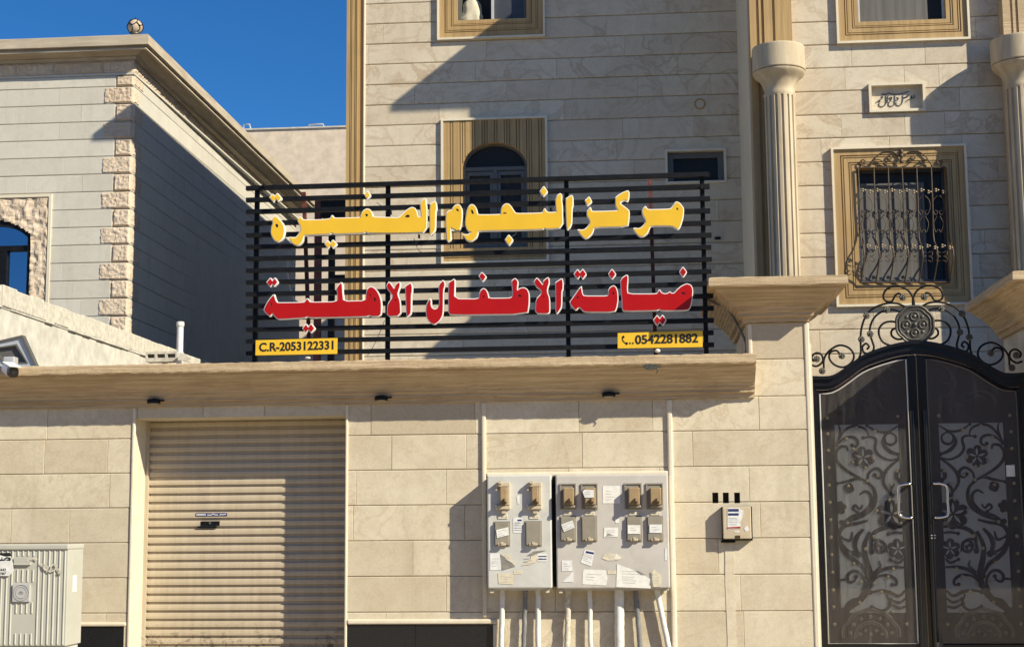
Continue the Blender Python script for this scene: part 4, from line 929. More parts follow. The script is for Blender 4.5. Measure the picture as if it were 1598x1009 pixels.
# window surrounds
def moulded(x0, x1, z0, z1, o, Y, steps, rim=.03):
    b = MB(); b.ring((x0, x1, z0, z1), (x0+rim, x1-rim, z0+rim, z1-rim), Y-.085, Y+.05); part('outer_rim', b, 'cream', hs)
    b = MB(); n = len(steps)
    L = [(x0+rim, z0+rim, x1-rim, z1-rim)]
    fx0, fz0, fx1, fz1 = o
    def at_(t): return (x0+rim+(fx0-x0-rim)*t, x1-rim+(fx1-x1+rim)*t, z0+rim+(fz0-z0-rim)*t, z1-rim+(fz1-z1+rim)*t)
    for (a, c, d) in steps: b.ring(at_(a), at_(c), Y-.05+d, Y+.2, tone=random.random())
    return part('window_surround', b, 'brown', hs)
ST = [(0, .3, 0), (.3, .36, .02), (.36, .41, .006), (.41, .46, .02), (.46, .66, .012), (.66, .71, .034), (.71, .76, .018), (.76, .80, .034), (.80, 1, .026)]
# top left window
o = RC(713, -130, 821, 31, YL); moulded(TW[0], TW[1], TW[2], TW[3]+1, (o[0], o[2], o[1], o[3]), YL, ST)
def sash(name, x0, x1, z0, z1, Y, w, mat, glass, dep=.03):
    b = MB(); b.ring((x0, x1, z0, z1), (x0+w, x1-w, z0+w, z1-w), Y-dep, Y+.01); f = part(name, b, mat, hs)
    b = MB(); b.box(x0+w-.004, x1-w+.004, Y-.012, Y-.006, z0+w-.004, z1-w+.004); part('pane', b, glass, f); return f
yw = YL+.10; b = MB(); b.ring((o[0]-.02, o[1]+.02, o[2]-.02, o[3]+.5), (o[0]+.05, o[1]-.05, o[2]+.03, o[3]+.4), yw-.02, yw+.3); part('window_frame', b, 'alu', hs)
xm = X(768, 15, YL); b = MB(); b.box(xm-.02, xm+.02, yw-.035, yw+.02, o[2]+.031, o[3]+.3); part('mullion', b, 'alulight', hs)
xm2 = X(762, 15, YL); b = MB(); b.box(xm+.021, o[1]-.03, yw+.02, yw+.03, o[2]+.03, o[3]+.3); part('window_blind', b, 'slate', hs)
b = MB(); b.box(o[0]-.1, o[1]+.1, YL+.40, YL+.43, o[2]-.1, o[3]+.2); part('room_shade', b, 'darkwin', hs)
b = MB(); b.box(o[0], o[1], yw+.03, YL+.40, o[2]-.04, o[2]+.01); part('sill', b, 'cream', hs)
c = P(736, 15, YL+.2)
b = MB(); vs = []
pr = [(.0, 0), (.16, .005), (.178, .05), (.178, .11), (.168, .18), (.15, .25), (.13, .31), (.10, .37), (.06, .42), (.035, .45), (.05, .50), (.03, .53)]
n = 28
for k, (r, z) in enumerate(pr):
    for q in range(n):
        a = q*2*math.pi/n; f = 1+.30*noise.noise(Vector((math.cos(a)*1.6, math.sin(a)*1.6, z*7)))+.05*math.sin(a*7+z*16)
        vs.append((c.x+r*f*math.cos(a), YL+.24+r*.55*f*math.sin(a), o[2]+.011+z+.012*math.sin(a*3)*(1 if 0 < k else 0)))
b.add(vs, [(i*n+q, i*n+(q+1) % n, (i+1)*n+(q+1) % n, (i+1)*n+q) for i in range(len(pr)-1) for q in range(n)], .3, True)
solo('cloth_sack', b, 'fabric', 'tied pale cloth sack standing in the open upper window', 'sack')
# arched window on the lower floor
b = MB(); b.ring(AW, (AW[0]+.035, AW[1]-.035, AW[2]+.035, AW[3]-.035), YL-.07, YL+.05); part('outer_rim', b, 'cream', hs)
ow = RC(722, 224, 823, 388, YL); zsp = Z(772, 262, YL); cx = (ow[0]+ow[1])/2; hw = (ow[1]-ow[0])/2
def archz(x): 
    t = (x-cx)/hw
    return zsp+(ow[3]-zsp)*math.sqrt(max(0, 1-t*t)) if abs(t) < 1 else None
b = MB(); ax0, ax1, az0, az1 = AW[0]+.036, AW[1]-.036, AW[2]+.036, AW[3]-.036
def strip(xa, xb, d):
    n = max(1, int((xb-xa)/.02)); 
    for i in range(n):
        p, q = xa+(xb-xa)*i/n, xa+(xb-xa)*(i+1)/n
        za, zb = archz(p), archz(q)
        if za is None and zb is None: b.prism([(p, az0+.2), (q, az0+.2), (q, az1), (p, az1)], YL-.05+d, YL+.1, .4)
        else:
            za = za if za is not None else zsp; zb = zb if zb is not None else zsp
            b.prism([(p, za), (q, zb), (q, az1), (p, az1)], YL-.05+d, YL+.1, .4)
x = ax0; k = 0; seq = [.10, .012, .03, .012, .10, .012, .026, .012, .026, .012]
while x < ax1:
    w = seq[k % len(seq)]; e = min(x+w, ax1)
    for (p, q) in ([(x, e)] if not (x < ow[0] < e or x < ow[1] < e) else ([(x, ow[0]), (ow[0], e)] if x < ow[0] < e else [(x, ow[1]), (ow[1], e)])): strip(p, q-.0005, 0 if w > .05 else (.004 if w > .02 else .028))
    x = e; k += 1
for i, (a, c, d) in enumerate(((0, .05, .0), (.052, .065, .024), (.067, .10, .006), (.102, .115, .024), (.117, .199, .0))):
    b.box(ax0, ax1, YL-.05+d, YL+.1, az0+a, az0+c)
part('window_surround', b, 'brown', hs)
yw = YL+.09
arc = [(cx+hw*math.cos(a), zsp+(ow[3]-zsp)*math.sin(a)) for a in [math.pi*i/24 for i in range(25)]]
out = [(ow[1], ow[2]), ]+arc+[(ow[0], ow[2])]
inn = [(cx+(x-cx)*.93, zsp+(z-zsp)*.93) for x, z in arc]
b = MB()
for i in range(24): b.prism([arc[i], arc[i+1], inn[i+1], inn[i]], yw-.04, yw+.03)
for (xa, xb, za, zb) in ((ow[0], ow[0]+.045, ow[2], zsp), (ow[1]-.045, ow[1], ow[2], zsp), (ow[0]+.046, ow[1]-.046, ow[2], ow[2]+.05), (ow[0]+.046, ow[1]-.046, zsp-.03, zsp+.03), (cx-.03, cx+.03, ow[2]+.051, zsp-.031)): b.box(xa, xb, yw-.04, yw+.03, za, zb)
for s in (-1, 1): 
    xa, xb = (ow[0]+.05, cx-.032) if s < 0 else (cx+.032, ow[1]-.05); b.ring((xa, xb, ow[2]+.055, zsp-.04), (xa+.05, xb-.05, ow[2]+.105, zsp-.10), yw-.025, yw+.02)
wf = part('window_frame', b, 'alu', hs)
b = MB(); b.prism(out[::-1], yw+.012, yw+.02); part('pane', b, 'darkglass', wf)
b = MB()
for i in range(14): b.box(cx-.5+i*.045, cx-.47+i*.045, yw-.052, yw-.041, ow[2]-.05+random.uniform(-.01, .01), ow[2]-.03+random.uniform(0, .012))
part('plastic_strip', b, 'papert', wf)
# small high window
yw = YL+.10; b = MB(); b.ring(SW, (SW[0]+.035, SW[1]-.035, SW[2]+.035, SW[3]-.035), YL-.05, YL+.12); part('outer_rim', b, 'cream', hs)
i_ = (SW[0]+.036, SW[1]-.036, SW[2]+.036, SW[3]-.036); b = MB(); b.ring(i_, (i_[0]+.09, i_[1]-.09, i_[2]+.03, i_[3]-.09), YL+.05, YL+.2); wf = part('window_frame', b, 'alu', hs)
b = MB(); b.box(i_[0], i_[1], YL+.10, YL+.11, i_[2], i_[3]); part('pane', b, 'darkglass', wf)
# wall vent and fixing
c = P(1092, 163, YL); b = MB(); b.tube([(c.x+.075*math.cos(a*math.pi/12), YL-.02, c.z+.075*math.sin(a*math.pi/12)) for a in range(24)], .014, 6, closed=True)
vc = part('vent_cover', b, 'brown', hs); b = MB(); b.tube([(c.x, YL-.026, c.z), (c.x, YL-.012, c.z)], .062, 20); part('vent_disc', b, 'marble', vc)
c = P(1120, 372, YL); b = MB(); b.box(c.x-.045, c.x+.045, YL-.05, YL-.01, c.z-.02, c.z+.02, bev=.01); part('wall_fixing', b, 'blackmetal', hs)
# top right window
o = RC(1336, -140, 1472, 33, YR); moulded(TR[0], TR[1], TR[2], TR[3]+1, (o[0], o[2], o[1], o[3]), YR, ST)
yw = YR+.10; b = MB(); b.ring((o[0]-.02, o[1]+.02, o[2]-.02, o[3]+.5), (o[0]+.035, o[1]-.03, o[2]+.03, o[3]+.4), yw-.03, yw+.2); wf = part('window_frame', b, 'alulight', hs)
b = MB(); b.box(o[0]+.02, o[1]-.22, yw-.004, yw+.004, o[2]+.02, o[3]+.3); part('blind', b, 'curtain', wf)
b = MB(); b.box(o[1]-.26, o[1]-.02, yw+.012, yw+.02, o[2]+.02, o[3]+.3); part('pane', b, 'darkglass', wf)
# plaque
b = MB(); b.ring(PQ, (PQ[0]+.035, PQ[1]-.035, PQ[2]+.035, PQ[3]-.035), YR-.075, YR+.05); part('outer_rim', b, 'cream', hs)
b = MB(); b.box(PQ[0]+.03, PQ[1]-.03, YR+.02, YR+.04, PQ[2]+.03, PQ[3]-.03); pq = part('plaque', b, 'marble', hs, 'pale plaque carved with Arabic script')
b = MB(); pk = lambda L: [(v.x, v.z) for v in (P(1350+x/15.98, 125+y/15.98, YR+.02) for x, y in L)]
for L in ([(405, 375), (470, 350), (500, 372), (590, 330), (660, 355), (760, 362), (900, 345), (1030, 310), (1090, 285)], [(265, 575), (310, 540), (372, 540), (350, 505), (410, 470), (445, 420), (400, 425)],
          [(515, 400), (520, 560), (480, 640), (400, 672), (345, 640), (350, 580)], [(570, 400), (555, 570)], [(665, 430), (615, 445), (635, 485), (665, 440), (640, 520), (595, 560), (585, 635), (650, 662), (720, 620), (735, 555), (712, 520)],
          [(740, 390), (745, 500), (800, 503), (830, 460), (790, 435)], [(940, 390), (935, 520), (900, 610), (840, 647), (775, 620), (775, 560)], [(950, 445), (1010, 430), (1060, 385), (1092, 370), (1070, 412), (960, 455)],
          [(1015, 545), (1060, 510), (1110, 480), (1150, 460), (1160, 400), (1172, 460), (1232, 430), (1215, 380)]):
    b.ribbon([(v.x, v.y) for v in cr(pk(L), 5)], .0125, YR+.012, YR+.021)
part('carved_script', b, 'pewter', pq)
# grilled window
o = RC(1339, 262, 1479, 441, YR); moulded(GW[0], GW[1], GW[2], GW[3], (o[0], o[2], o[1], o[3]), YR, ST)
yw = YR+.11; b = MB(); b.ring((o[0]-.02, o[1]+.02, o[2]-.02, o[3]+.02), (o[0]+.05, o[1]-.04, o[2]+.05, o[3]-.04), yw-.02, yw+.1); wf = part('window_frame', b, 'slate', hs)
xs1 = X(1444, 350, yw); zc_ = Z(1390, 286, yw)
b = MB(); b.ring((o[0]+.05, xs1, o[2]+.03, zc_), (o[0]+.085, xs1-.035, o[2]+.07, zc_-.035), yw-.005, yw+.02); part('sliding_sash', b, 'alu', wf)
b = MB(); b.box(o[0]+.02, xs1-.03, yw+.006, yw+.012, o[2]+.03, zc_-.02); part('net_curtain', b, 'curtain', wf)
b = MB(); b.box(o[0], o[1], yw+.03, yw+.036, o[2], o[3]); part('pane', b, 'darkglass', wf)
# grille
def gp(x, y, d): v = P(1330+x/4.388, 230+y/4.388, YR-.06); return Vector((v.x, YR-.06-d, v.z))
gr = MB(); bars = [(40, 62), (147, 165), (245, 262), (340, 362), (440, 460), (540, 560), (640, 668)]
for (xa, xb) in bars:
    gr.tube(cr([gp(xa, 140, 0), gp(xa+(xb-xa)*.5, 380, 0), gp(xa+(xb-xa)*.8, 610, 0), gp(xb+6, 690, .10), gp(xb+12, 755, .13), gp(xb+6, 830, .09), gp(xb-4, 925, 0)], 4), .010, 6)
gr.tube([gp(38, 140, 0), gp(640, 138, 0)], .011, 6); gr.tube([gp(50, 925, 0), gp(668, 922, 0)], .012, 6)
for i in range(6):
    xa = bars[i][0]+(bars[i+1][0]-bars[i][0])*.5
    for s in (-1, 1):
        gr.tube(cr([gp(xa+s*8, 330, .0), gp(xa+s*38, 365, .0), gp(xa+s*42, 420, 0), gp(xa+s*20, 462, 0), gp(xa+s*6, 440, 0), gp(xa+s*22, 430, 0)], 4), .0055, 5)
        gr.tube(cr([gp(xa+12+s*6, 730, .10), gp(xa+12+s*34, 722, .10), gp(xa+12+s*34, 748, .11), gp(xa+12+s*8, 755, .11), gp(xa+12+s*34, 765, .11), gp(xa+12+s*34, 790, .10), gp(xa+12+s*8, 782, .10)], 4), .005, 5)
        gr.tube(cr([gp(xa+s*10, 470, 0), gp(xa+s*32, 520, 0), gp(xa+s*18, 580, 0), gp(xa+s*4, 560, 0)], 4), .0055, 5)
gi = part('window_grille', gr, 'iron', hs)
for (yy, d) in ((300, .005), (690, .10)):
    for i in range(12):
        xa = 75+i*50 if yy == 300 else 100+i*51; q = gp(xa, yy+(6 if i % 2 else -6), d+.008)
        b = MB()
        for a in (0, 2.1, 4.2): b.ball((q.x+.020*math.cos(a), q.y, q.z+.016*math.sin(a)), .019, 6, sq=(1, .5, .75))
        part('leaf', b, 'leafmetal', gi)
b = MB()
for s in (-1, 1):
    f = lambda x, y: gp(335+s*x, y, .0)
    for L in ([(15, 60), (60, 30), (120, 30), (170, 65), (200, 110), (225, 130), (265, 125), (280, 100), (262, 85), (245, 98), (258, 112)], [(215, 140), (195, 95), (150, 85), (110, 110), (90, 135)], [(30, 110), (70, 95), (95, 70), (85, 58), (66, 68), (76, 82)], [(100, 138), (130, 128), (165, 120), (175, 138)]):
        b.tube(cr([f(*k) for k in L], 5), .009, 6)
for dz in (30, 60, 95): q = gp(335, dz, .015); b.ball((q.x, q.y, q.z), .035, 8, sq=(.8, .5, 1))
part('grille_crest', b, 'iron', gi)

# steel frame in the side passage, behind the sign
YP = 23.2
t = thing('steel_canopy', 'dark red and black steel frame with a box beam in the side passage', 'steel frame', (X(515, 500, YP), YP, 0))
def ur(x0, y0, x1, y1): return RC(x0, y0, x1, y1, YP)
b = MB(); r = ur(490, 305, 500, 540); b.box(r[0], r[1], YP, YP+.1, 0, r[3]); part('post', b, 'oxide', t)
b = MB(); r = ur(512, 330, 521, 540); b.box(r[0], r[1], YP, YP+.1, 0, r[3]); part('post', b, 'blackmetal', t)
b = MB(); r = ur(490, 304.5, 560, 337); b.box(r[0]+.11, r[1], YP-.01, YP+.5, r[2], r[3]); part('box_beam', b, 'blackmetal', t)
b = MB(); r = ur(521, 428, 560, 437); b.box(r[0], r[1], YP+.01, YP+.09, r[2], r[3]); part('cross_rail', b, 'blackmetal', t)
# ================================================================== NEIGHBOUR HOUSE
SL = -.0125
nb = thing('neighbour_house', 'pale grey limestone house with rusticated corner stones and deep cornice on the left', 'house', (-12, YN, 0))
XN = X(204, 260, YN); NFS = SIDE(XN, SL, YN)
nz = [Z(150, 163.6+26.75*k, YN) for k in range(-1, 40)]
zn0 = Z(150, 163.6, YN); nz = sorted([zn0-.3095*k for k in range(-1, 23)]); nz = [z for z in nz if z > 0]
ztl = Z(150, 119, YN)
nz = [z for z in nz if z < ztl-.12]+[ztl]
NW = RC(-120, 306, 77, 640, YN)
b = MB(); slabs(b, FRONT(YN), -17, XN-.30, nz, (NW,), .8, 1.9, seed=31, core=0, gv=.001, gh=.014, dep=.022)
slabs(b, NFS, YN+.02, YN+13, nz, (), .8, 1.7, seed=32, core=0, gv=.001, gh=.014, dep=.022)
b.box(-17, XN-.03, YN+.02, YN+.4, NW[3]+.02, ztl+.3); b.box(NW[1]+.02, XN-.03, YN+.02, YN+13, 0, NW[3]); b.box(-17, XN-.2, YN+.5, YN+13, 0, ztl+.3)
part('limestone_cladding', b, 'nstone', nb)
b = MB()
for k, (a, c) in enumerate(zip(nz[:-1], nz[1:])):
    L = .50 if (len(nz)-k) % 2 else .28
    rough(b, FRONT(YN), XN-L, XN+.01, a+.010, c-.010, .026, .017, .022, freq=22)
    if L < .4: b.box(XN-.30, XN-L, YN-.008, YN+.05, a+.004, c-.004, tone=.2)
    rough(b, NFS, YN-.0, YN+(.28 if L > .4 else .5), a+.010, c-.010, .026, .016, .03, freq=22)
part('corner_stones', b, 'nrough', nb)
zfr = Z(150, 96, YN)
b = MB()
x = -17
while x < XN-.02:
    w = random.uniform(.5, .9); e = min(x+w, XN+.012); rough(b, FRONT(YN), x, e, ztl+.035, zfr, .012, .03, .035); x = e
y = YN
while y < YN+12.5:
    e = y+random.uniform(.5, .9); rough(b, NFS, y, e, ztl+.035, zfr, .012, .03, .05); y = e
part('frieze', b, 'nrough', nb)
b = MB(); sweep(b, -17, XN, YN, YN+13, [(-.03, ztl-.002), (.035, ztl), (.035, ztl+.033), (-.03, ztl+.034)], 'FR'); part('string_course', b, 'nstone', nb)
zl0, zl1 = Z(150, 71, YN-.4), Z(150, 55.5, YN-.4)
pr = [(-.03, zfr-.01), (.06, zfr), (.065, zfr+.035), (.09, zfr+.045), (.075, zfr+.05), (.11, zfr+.06), (.20, zfr+.12), (.27, zfr+.18), (.285, zl0-.075), (.335, zl0-.07), (.335, zl0-.045), (.29, zl0-.04), (.29, zl0-.008), (.38, zl0-.005), (.385, zl0), (.385, zl1-.01), (.37, zl1)]
b = MB(); sweep(b, -17, XN, YN, YN+13, pr, 'FR', jit=.003, seg=.3); o_ = part('cornice', b, 'ncornice', nb)
# window with rough stone surround
b = MB(); b.ring((NW[0], NW[1], NW[2], NW[3]), (NW[0]+.05, NW[1]-.05, NW[2]+.05, NW[3]-.05), YN-.05, YN+.05); part('outer_rim', b, 'cream', nb)
def nq(x, y): v = P(x/5.31, 290+y/5.31, YN); return v.x, v.z
xo = nq(262, 600)[0]; ztop = nq(0, 285)[1]; zsh = nq(262, 425)[1]; xcn = nq(-60, 300)[0]
def ninside(p):
    x, z = p; t = (x-xcn)/(xo-xcn)
    if abs(t) >= 1: return False
    zt = zsh+(ztop-zsh)*(1-t*t*.96)**.8 if t*t < 1 else zsh
    return z < zt
b = MB(); rough(b, FRONT(YN-.0), NW[0]+.05, NW[1]-.05, NW[2]+.05, NW[3]-.05, .015, .045, .03, freq=9, inside=ninside); part('rough_surround', b, 'nrough', nb)
yw = YN+.08; arc = []
for i in range(25):
    t = 1-2*i/24; arc.append((xcn+(xo-xcn)*t, zsh+(ztop-zsh)*(max(0, 1-t*t*.96))**.8))
b = MB(); out = [(xo, NW[2])]+arc+[(2*xcn-xo, NW[2])]
b.prism(out[::-1], yw+.03, yw+.04); npn = part('pane', b, 'mirror', nb)
b = MB()
for i in range(24):
    p, q = arc[i], arc[i+1]; f = lambda v: (xcn+(v[0]-xcn)*.95, v[1]-.07); b.prism([p, q, f(q), f(p)], yw-.09, yw+.03)
b.box(xo-.075, xo, yw-.09, yw+.03, NW[2], zsh+.02); ztr = nq(0, 515)[1]; b.box(2*xcn-xo, xo-.076, yw-.04, yw+.03, ztr-.045, ztr+.045)
xmu = nq(20, 700)[0]; b.box(xmu-.09, xmu+.05, yw-.04, yw+.03, NW[2], ztr-.046)
part('window_frame', b, 'blackmetal', nb)
# globe lamp on the neighbour's roof corner
c = P(211, 33, YN-.1); zb = zl1
t = thing('globe_lamp', 'opal globe lamp in a dark metal cage on the neighbouring roof corner', 'lamp', (c.x, c.y, zb))
rg = .13; cz = zb+.10+rg
b = MB(); b.ball((c.x, c.y, cz), rg, 24); part('globe', b, 'lampglass', t)
b = MB(); b.lathe(c.x, c.y, [(.05, zb-.01), (.05, zb+.03), (.035, zb+.045), (.075, zb+.085), (.09, zb+.12), (.06, zb+.11)], 16); part('base', b, 'pewter', t)
b = MB(); rc_ = rg+.008
for k in range(6):
    a = k*math.pi/3+.3; b.tube([(c.x+rc_*math.sin(th)*math.cos(a+.25*math.sin(th*4)), c.y+rc_*math.sin(th)*math.sin(a+.25*math.sin(th*4)), cz+rc_*math.cos(th)) for th in [math.pi*i/20 for i in range(20)]], .007, 5)
b.tube([(c.x+rc_*.98*math.cos(a*math.pi/14), c.y+rc_*.98*math.sin(a*math.pi/14), cz+.02+.022*math.cos(a*math.pi/14*6)) for a in range(28)], .007, 5, closed=True)
b.tube([(c.x, c.y, cz+rg), (c.x, c.y, cz+rg+.05)], .012, 6, rs=[.014, .003]); part('cage', b, 'blackmetal', t)
# side wall between the plots
XB = -7.2
bw = thing('plot_wall', 'weathered concrete block wall running back between the two plots', 'wall', (XB, 18, 0))
zt = PXP(0, 443, XB).z; zm = PXP(0, 477, XB).z
b = MB(); b.box(XB-.19, XB-.02, 14.3, 30, 0, zm, .3); part('rendered_base', b, 'render', bw)
b = MB(); y = 14.3; rnd = random.Random(4)
while y < 30:
    e = y+.40; j = rnd.uniform(-.006, .006)
    b.box(XB-.19+j, XB+.004+j, y+.006, e-.006, zm+.008, zt+rnd.uniform(-.012, .012), tone=rnd.random(), bev=.012); y = e
part('top_course', b, 'block', bw)
b = MB(); y = 14.3
while y < 30:
    b.box(XB-.15, XB-.01+rnd.uniform(0, .03), y, y+.25, zm-.012, zm+.012, bev=.005); y += .25
part('mortar_bed', b, 'render', bw)
# far plastered building
YFAR = 46
r = RC(366, 200, 640, 420, YFAR)
fb = thing('far_house', 'plain beige plastered house behind the roof edge of the neighbouring house', 'house', ((r[0]+r[1])/2, YFAR, 0))
b = MB(); b.box(r[0]-9, r[1], YFAR, YFAR+10, 0, r[3]); part('plaster_wall', b, 'plaster', fb)
b = MB(); b.box(r[0]-9.05, r[1]+.05, YFAR-.05, YFAR+.25, r[3]+.001, r[3]+.05); part('parapet_coping', b, 'render', fb)
for (xa, xb) in ((379, 388), (481, 503)):
    q = RC(xa, 193, xb, 199, YFAR); b = MB()
    b.tube([(q[0], YFAR+.1, r[3]), (q[0], YFAR+.1, q[3]), (q[1], YFAR+.1, q[3]), (q[1]+.06, YFAR+.1, r[3])], .03, 6); part('roof_bracket', b, 'alulight', fb)

# ================================================================== GATE
XG = X(1427.6, 534, YG)
gt = thing('double_gate', 'arched black double gate with glazed floral lattice and a wrought iron crest', 'gate', (XG, YG, 0))
def gq(L): return [(v.x, v.z) for v in (P(x, y, YG) for x, y in L)]
half = [(v.x, v.y) for v in cr(gq([(1267, 589), (1284, 589.5), (1300, 587), (1322, 573), (1344, 557), (1366, 547.5), (1394, 539), (1412, 535.5), (1427.6, 534)]), 3)]
XG0 = X(1268, 700, YG); half[0] = (XG0, half[0][1]); half[-1] = (XG, half[-1][1])
arc = half+[(2*XG-x, z) for x, z in half[:-1][::-1]]
xg0, xg1 = XG0, 2*XG-XG0
b = MB()
for i in range(len(arc)-1):
    (x0, z0), (x1, z1) = arc[i], arc[i+1]
    b.prism([(x0, z0-.115), (x1, z1-.115), (x1, z1), (x0, z0)], YG-.03, YG+.06)
    b.prism([(x0, z0-.02), (x1, z1-.02), (x1, z1+.012), (x0, z0+.012)], YG-.065, YG-.0305)
    b.prism([(x0, z0-.085), (x1, z1-.085), (x1, z1-.055), (x0, z0-.055)], YG-.05, YG-.0305)
zs_ = arc[0][1]-.116
b.box(xg0, xg0+.052, YG-.03, YG+.06, -.02, zs_); b.box(xg1-.052, 3.685, YG-.03, YG+.06, -.02, zs_)
part('gate_frame', b, 'blackgloss', gt)
def az(x):
    for i in range(len(arc)-1):
        if arc[i][0] <= x <= arc[i+1][0]: return arc[i][1]+(arc[i+1][1]-arc[i][1])*(x-arc[i][0])/(arc[i+1][0]-arc[i][0])
    return arc[0][1]
A = lambda x, y: (1360+x/4.588, 640+y/4.588); B = lambda x, y: (1270+x/4.872, 830+y/4.872)
CUR = [(A, [(480, 105), (560, 148), (640, 140), (705, 98)], 12), (A, [(700, 172), (720, 125), (790, 98), (860, 120), (920, 190), (940, 235)], 13), (A, [(912, 88), (905, 130), (925, 190), (950, 235)], 10),
 (A, [(940, 235), (885, 187), (830, 175), (790, 195), (785, 232), (808, 248), (826, 236)], 14), (A, [(545, 150), (585, 180), (580, 225), (545, 240), (510, 222), (505, 180), (545, 150)], 13),
 (A, [(578, 165), (605, 220), (575, 272), (525, 302), (480, 312)], 18), (A, [(490, 335), (560, 350), (630, 320), (662, 270), (650, 205), (680, 180), (742, 186)], 14),
 (A, [(860, 275), (872, 245), (920, 250), (952, 300), (940, 360), (880, 420), (800, 468), (740, 502)], 16), (A, [(740, 502), (800, 476), (870, 492), (965, 510)], 15), (A, [(480, 335), (560, 390), (612, 450), (622, 520), (570, 605)], 17),
 (A, [(740, 500), (722, 440), (672, 408), (633, 430), (633, 466), (665, 477), (682, 455)], 15), (A, [(745, 500), (700, 550), (690, 620), (720, 690), (790, 740), (870, 772), (950, 792)], 20),
 (A, [(802, 592), (760, 570), (723, 600), (730, 662), (790, 722), (880, 752), (940, 792)], 16), (A, [(788, 668), (812, 697), (842, 670), (862, 692), (830, 722)], 13), (A, [(500, 832), (600, 830), (690, 850), (742, 900), (752, 1005)], 20),
 (A, [(760, 780), (840, 800), (920, 812), (968, 850), (980, 912), (942, 980), (880, 1015)], 20), (A, [(800, 842), (852, 900), (872, 960), (850, 1025)], 24), (A, [(880, 860), (902, 922), (962, 902)], 14),
 (A, [(642, 1012), (652, 950), (692, 930), (722, 952), (720, 992), (690, 1002), (682, 975)], 14), (A, [(490, 420), (520, 440), (525, 480), (490, 500)], 20), (A, [(545, 520), (575, 560), (575, 600)], 14),
 (A, [(480, 700), (520, 720), (560, 770)], 20), (A, [(500, 880), (560, 870), (620, 880)], 14),
 (B, [(1240, -10), (1290, 100), (1286, 200), (1265, 320), (1290, 420), (1342, 500), (1480, 602)], 30), (B, [(1482, 10), (1462, 120), (1400, 190), (1332, 242), (1285, 330)], 24), (B, [(1250, 140), (1230, 65), (1180, 52), (1135, 85), (1140, 135), (1180, 150), (1205, 120), (1185, 95)], 14),
 (B, [(1000, 265), (1080, 262), (1170, 282), (1240, 332), (1272, 402)], 19), (B, [(1252, 372), (1200, 330), (1120, 325), (1070, 360), (1072, 397), (1102, 395)], 15), (B, [(1190, 212), (1180, 252), (1220, 290), (1255, 305)], 13),
 (B, [(1340, 440), (1312, 370), (1348, 300), (1402, 290), (1442, 330), (1430, 372), (1390, 362), (1376, 332)], 16), (B, [(1008, 440), (1060, 482), (1130, 452), (1200, 440), (1275, 452)], 18), (B, [(1010, 500), (1060, 532), (1125, 508)], 15),
 (B, [(1010, 562), (1070, 572), (1135, 540)], 16), (B, [(1152, 468), (1130, 545), (1190, 592), (1275, 562)], 14), (B, [(1300, 402), (1352, 502), (1430, 532), (1495, 600)], 34), (B, [(1440, 350), (1500, 355)], 12), (B, [(1000, 200), (1040, 230), (1100, 205)], 14)]
FLO = [(A, (755, 328), 78, 25, 6), (A, (585, 740), 105, 34, 6), (A, (955, 685), 40, 18, 5), (B, (1035, 125), 72, 26, 6), (A, (878, 545), 20, 22, 4)]
STU = [(A, q) for q in ((990, 35), (998, 150), (1005, 270), (1012, 395), (1020, 520), (1025, 645), (1032, 770), (1040, 895), (480, 38), (782, 110), (865, 190), (655, 140), (680, 335), (835, 360), (745, 400), (660, 460), (570, 525), (595, 635), (690, 710), (880, 530), (740, 495), (910, 795), (730, 895), (520, 430), (820, 265), (525, 805))]+[(B, q) for q in ((1545, 30), (1550, 160), (1555, 295), (1560, 430), (1570, 560), (1575, 695), (1018, 695), (1285, 120), (1085, 275), (1130, 335), (1240, 385), (1190, 450), (1340, 370), (1385, 230), (1365, 530), (1118, 600), (1215, 25))]
XR0, XR1 = X(1455, 800, YG), X(1595, 800, YG); ZB_ = Z(1520, 1003, YG)
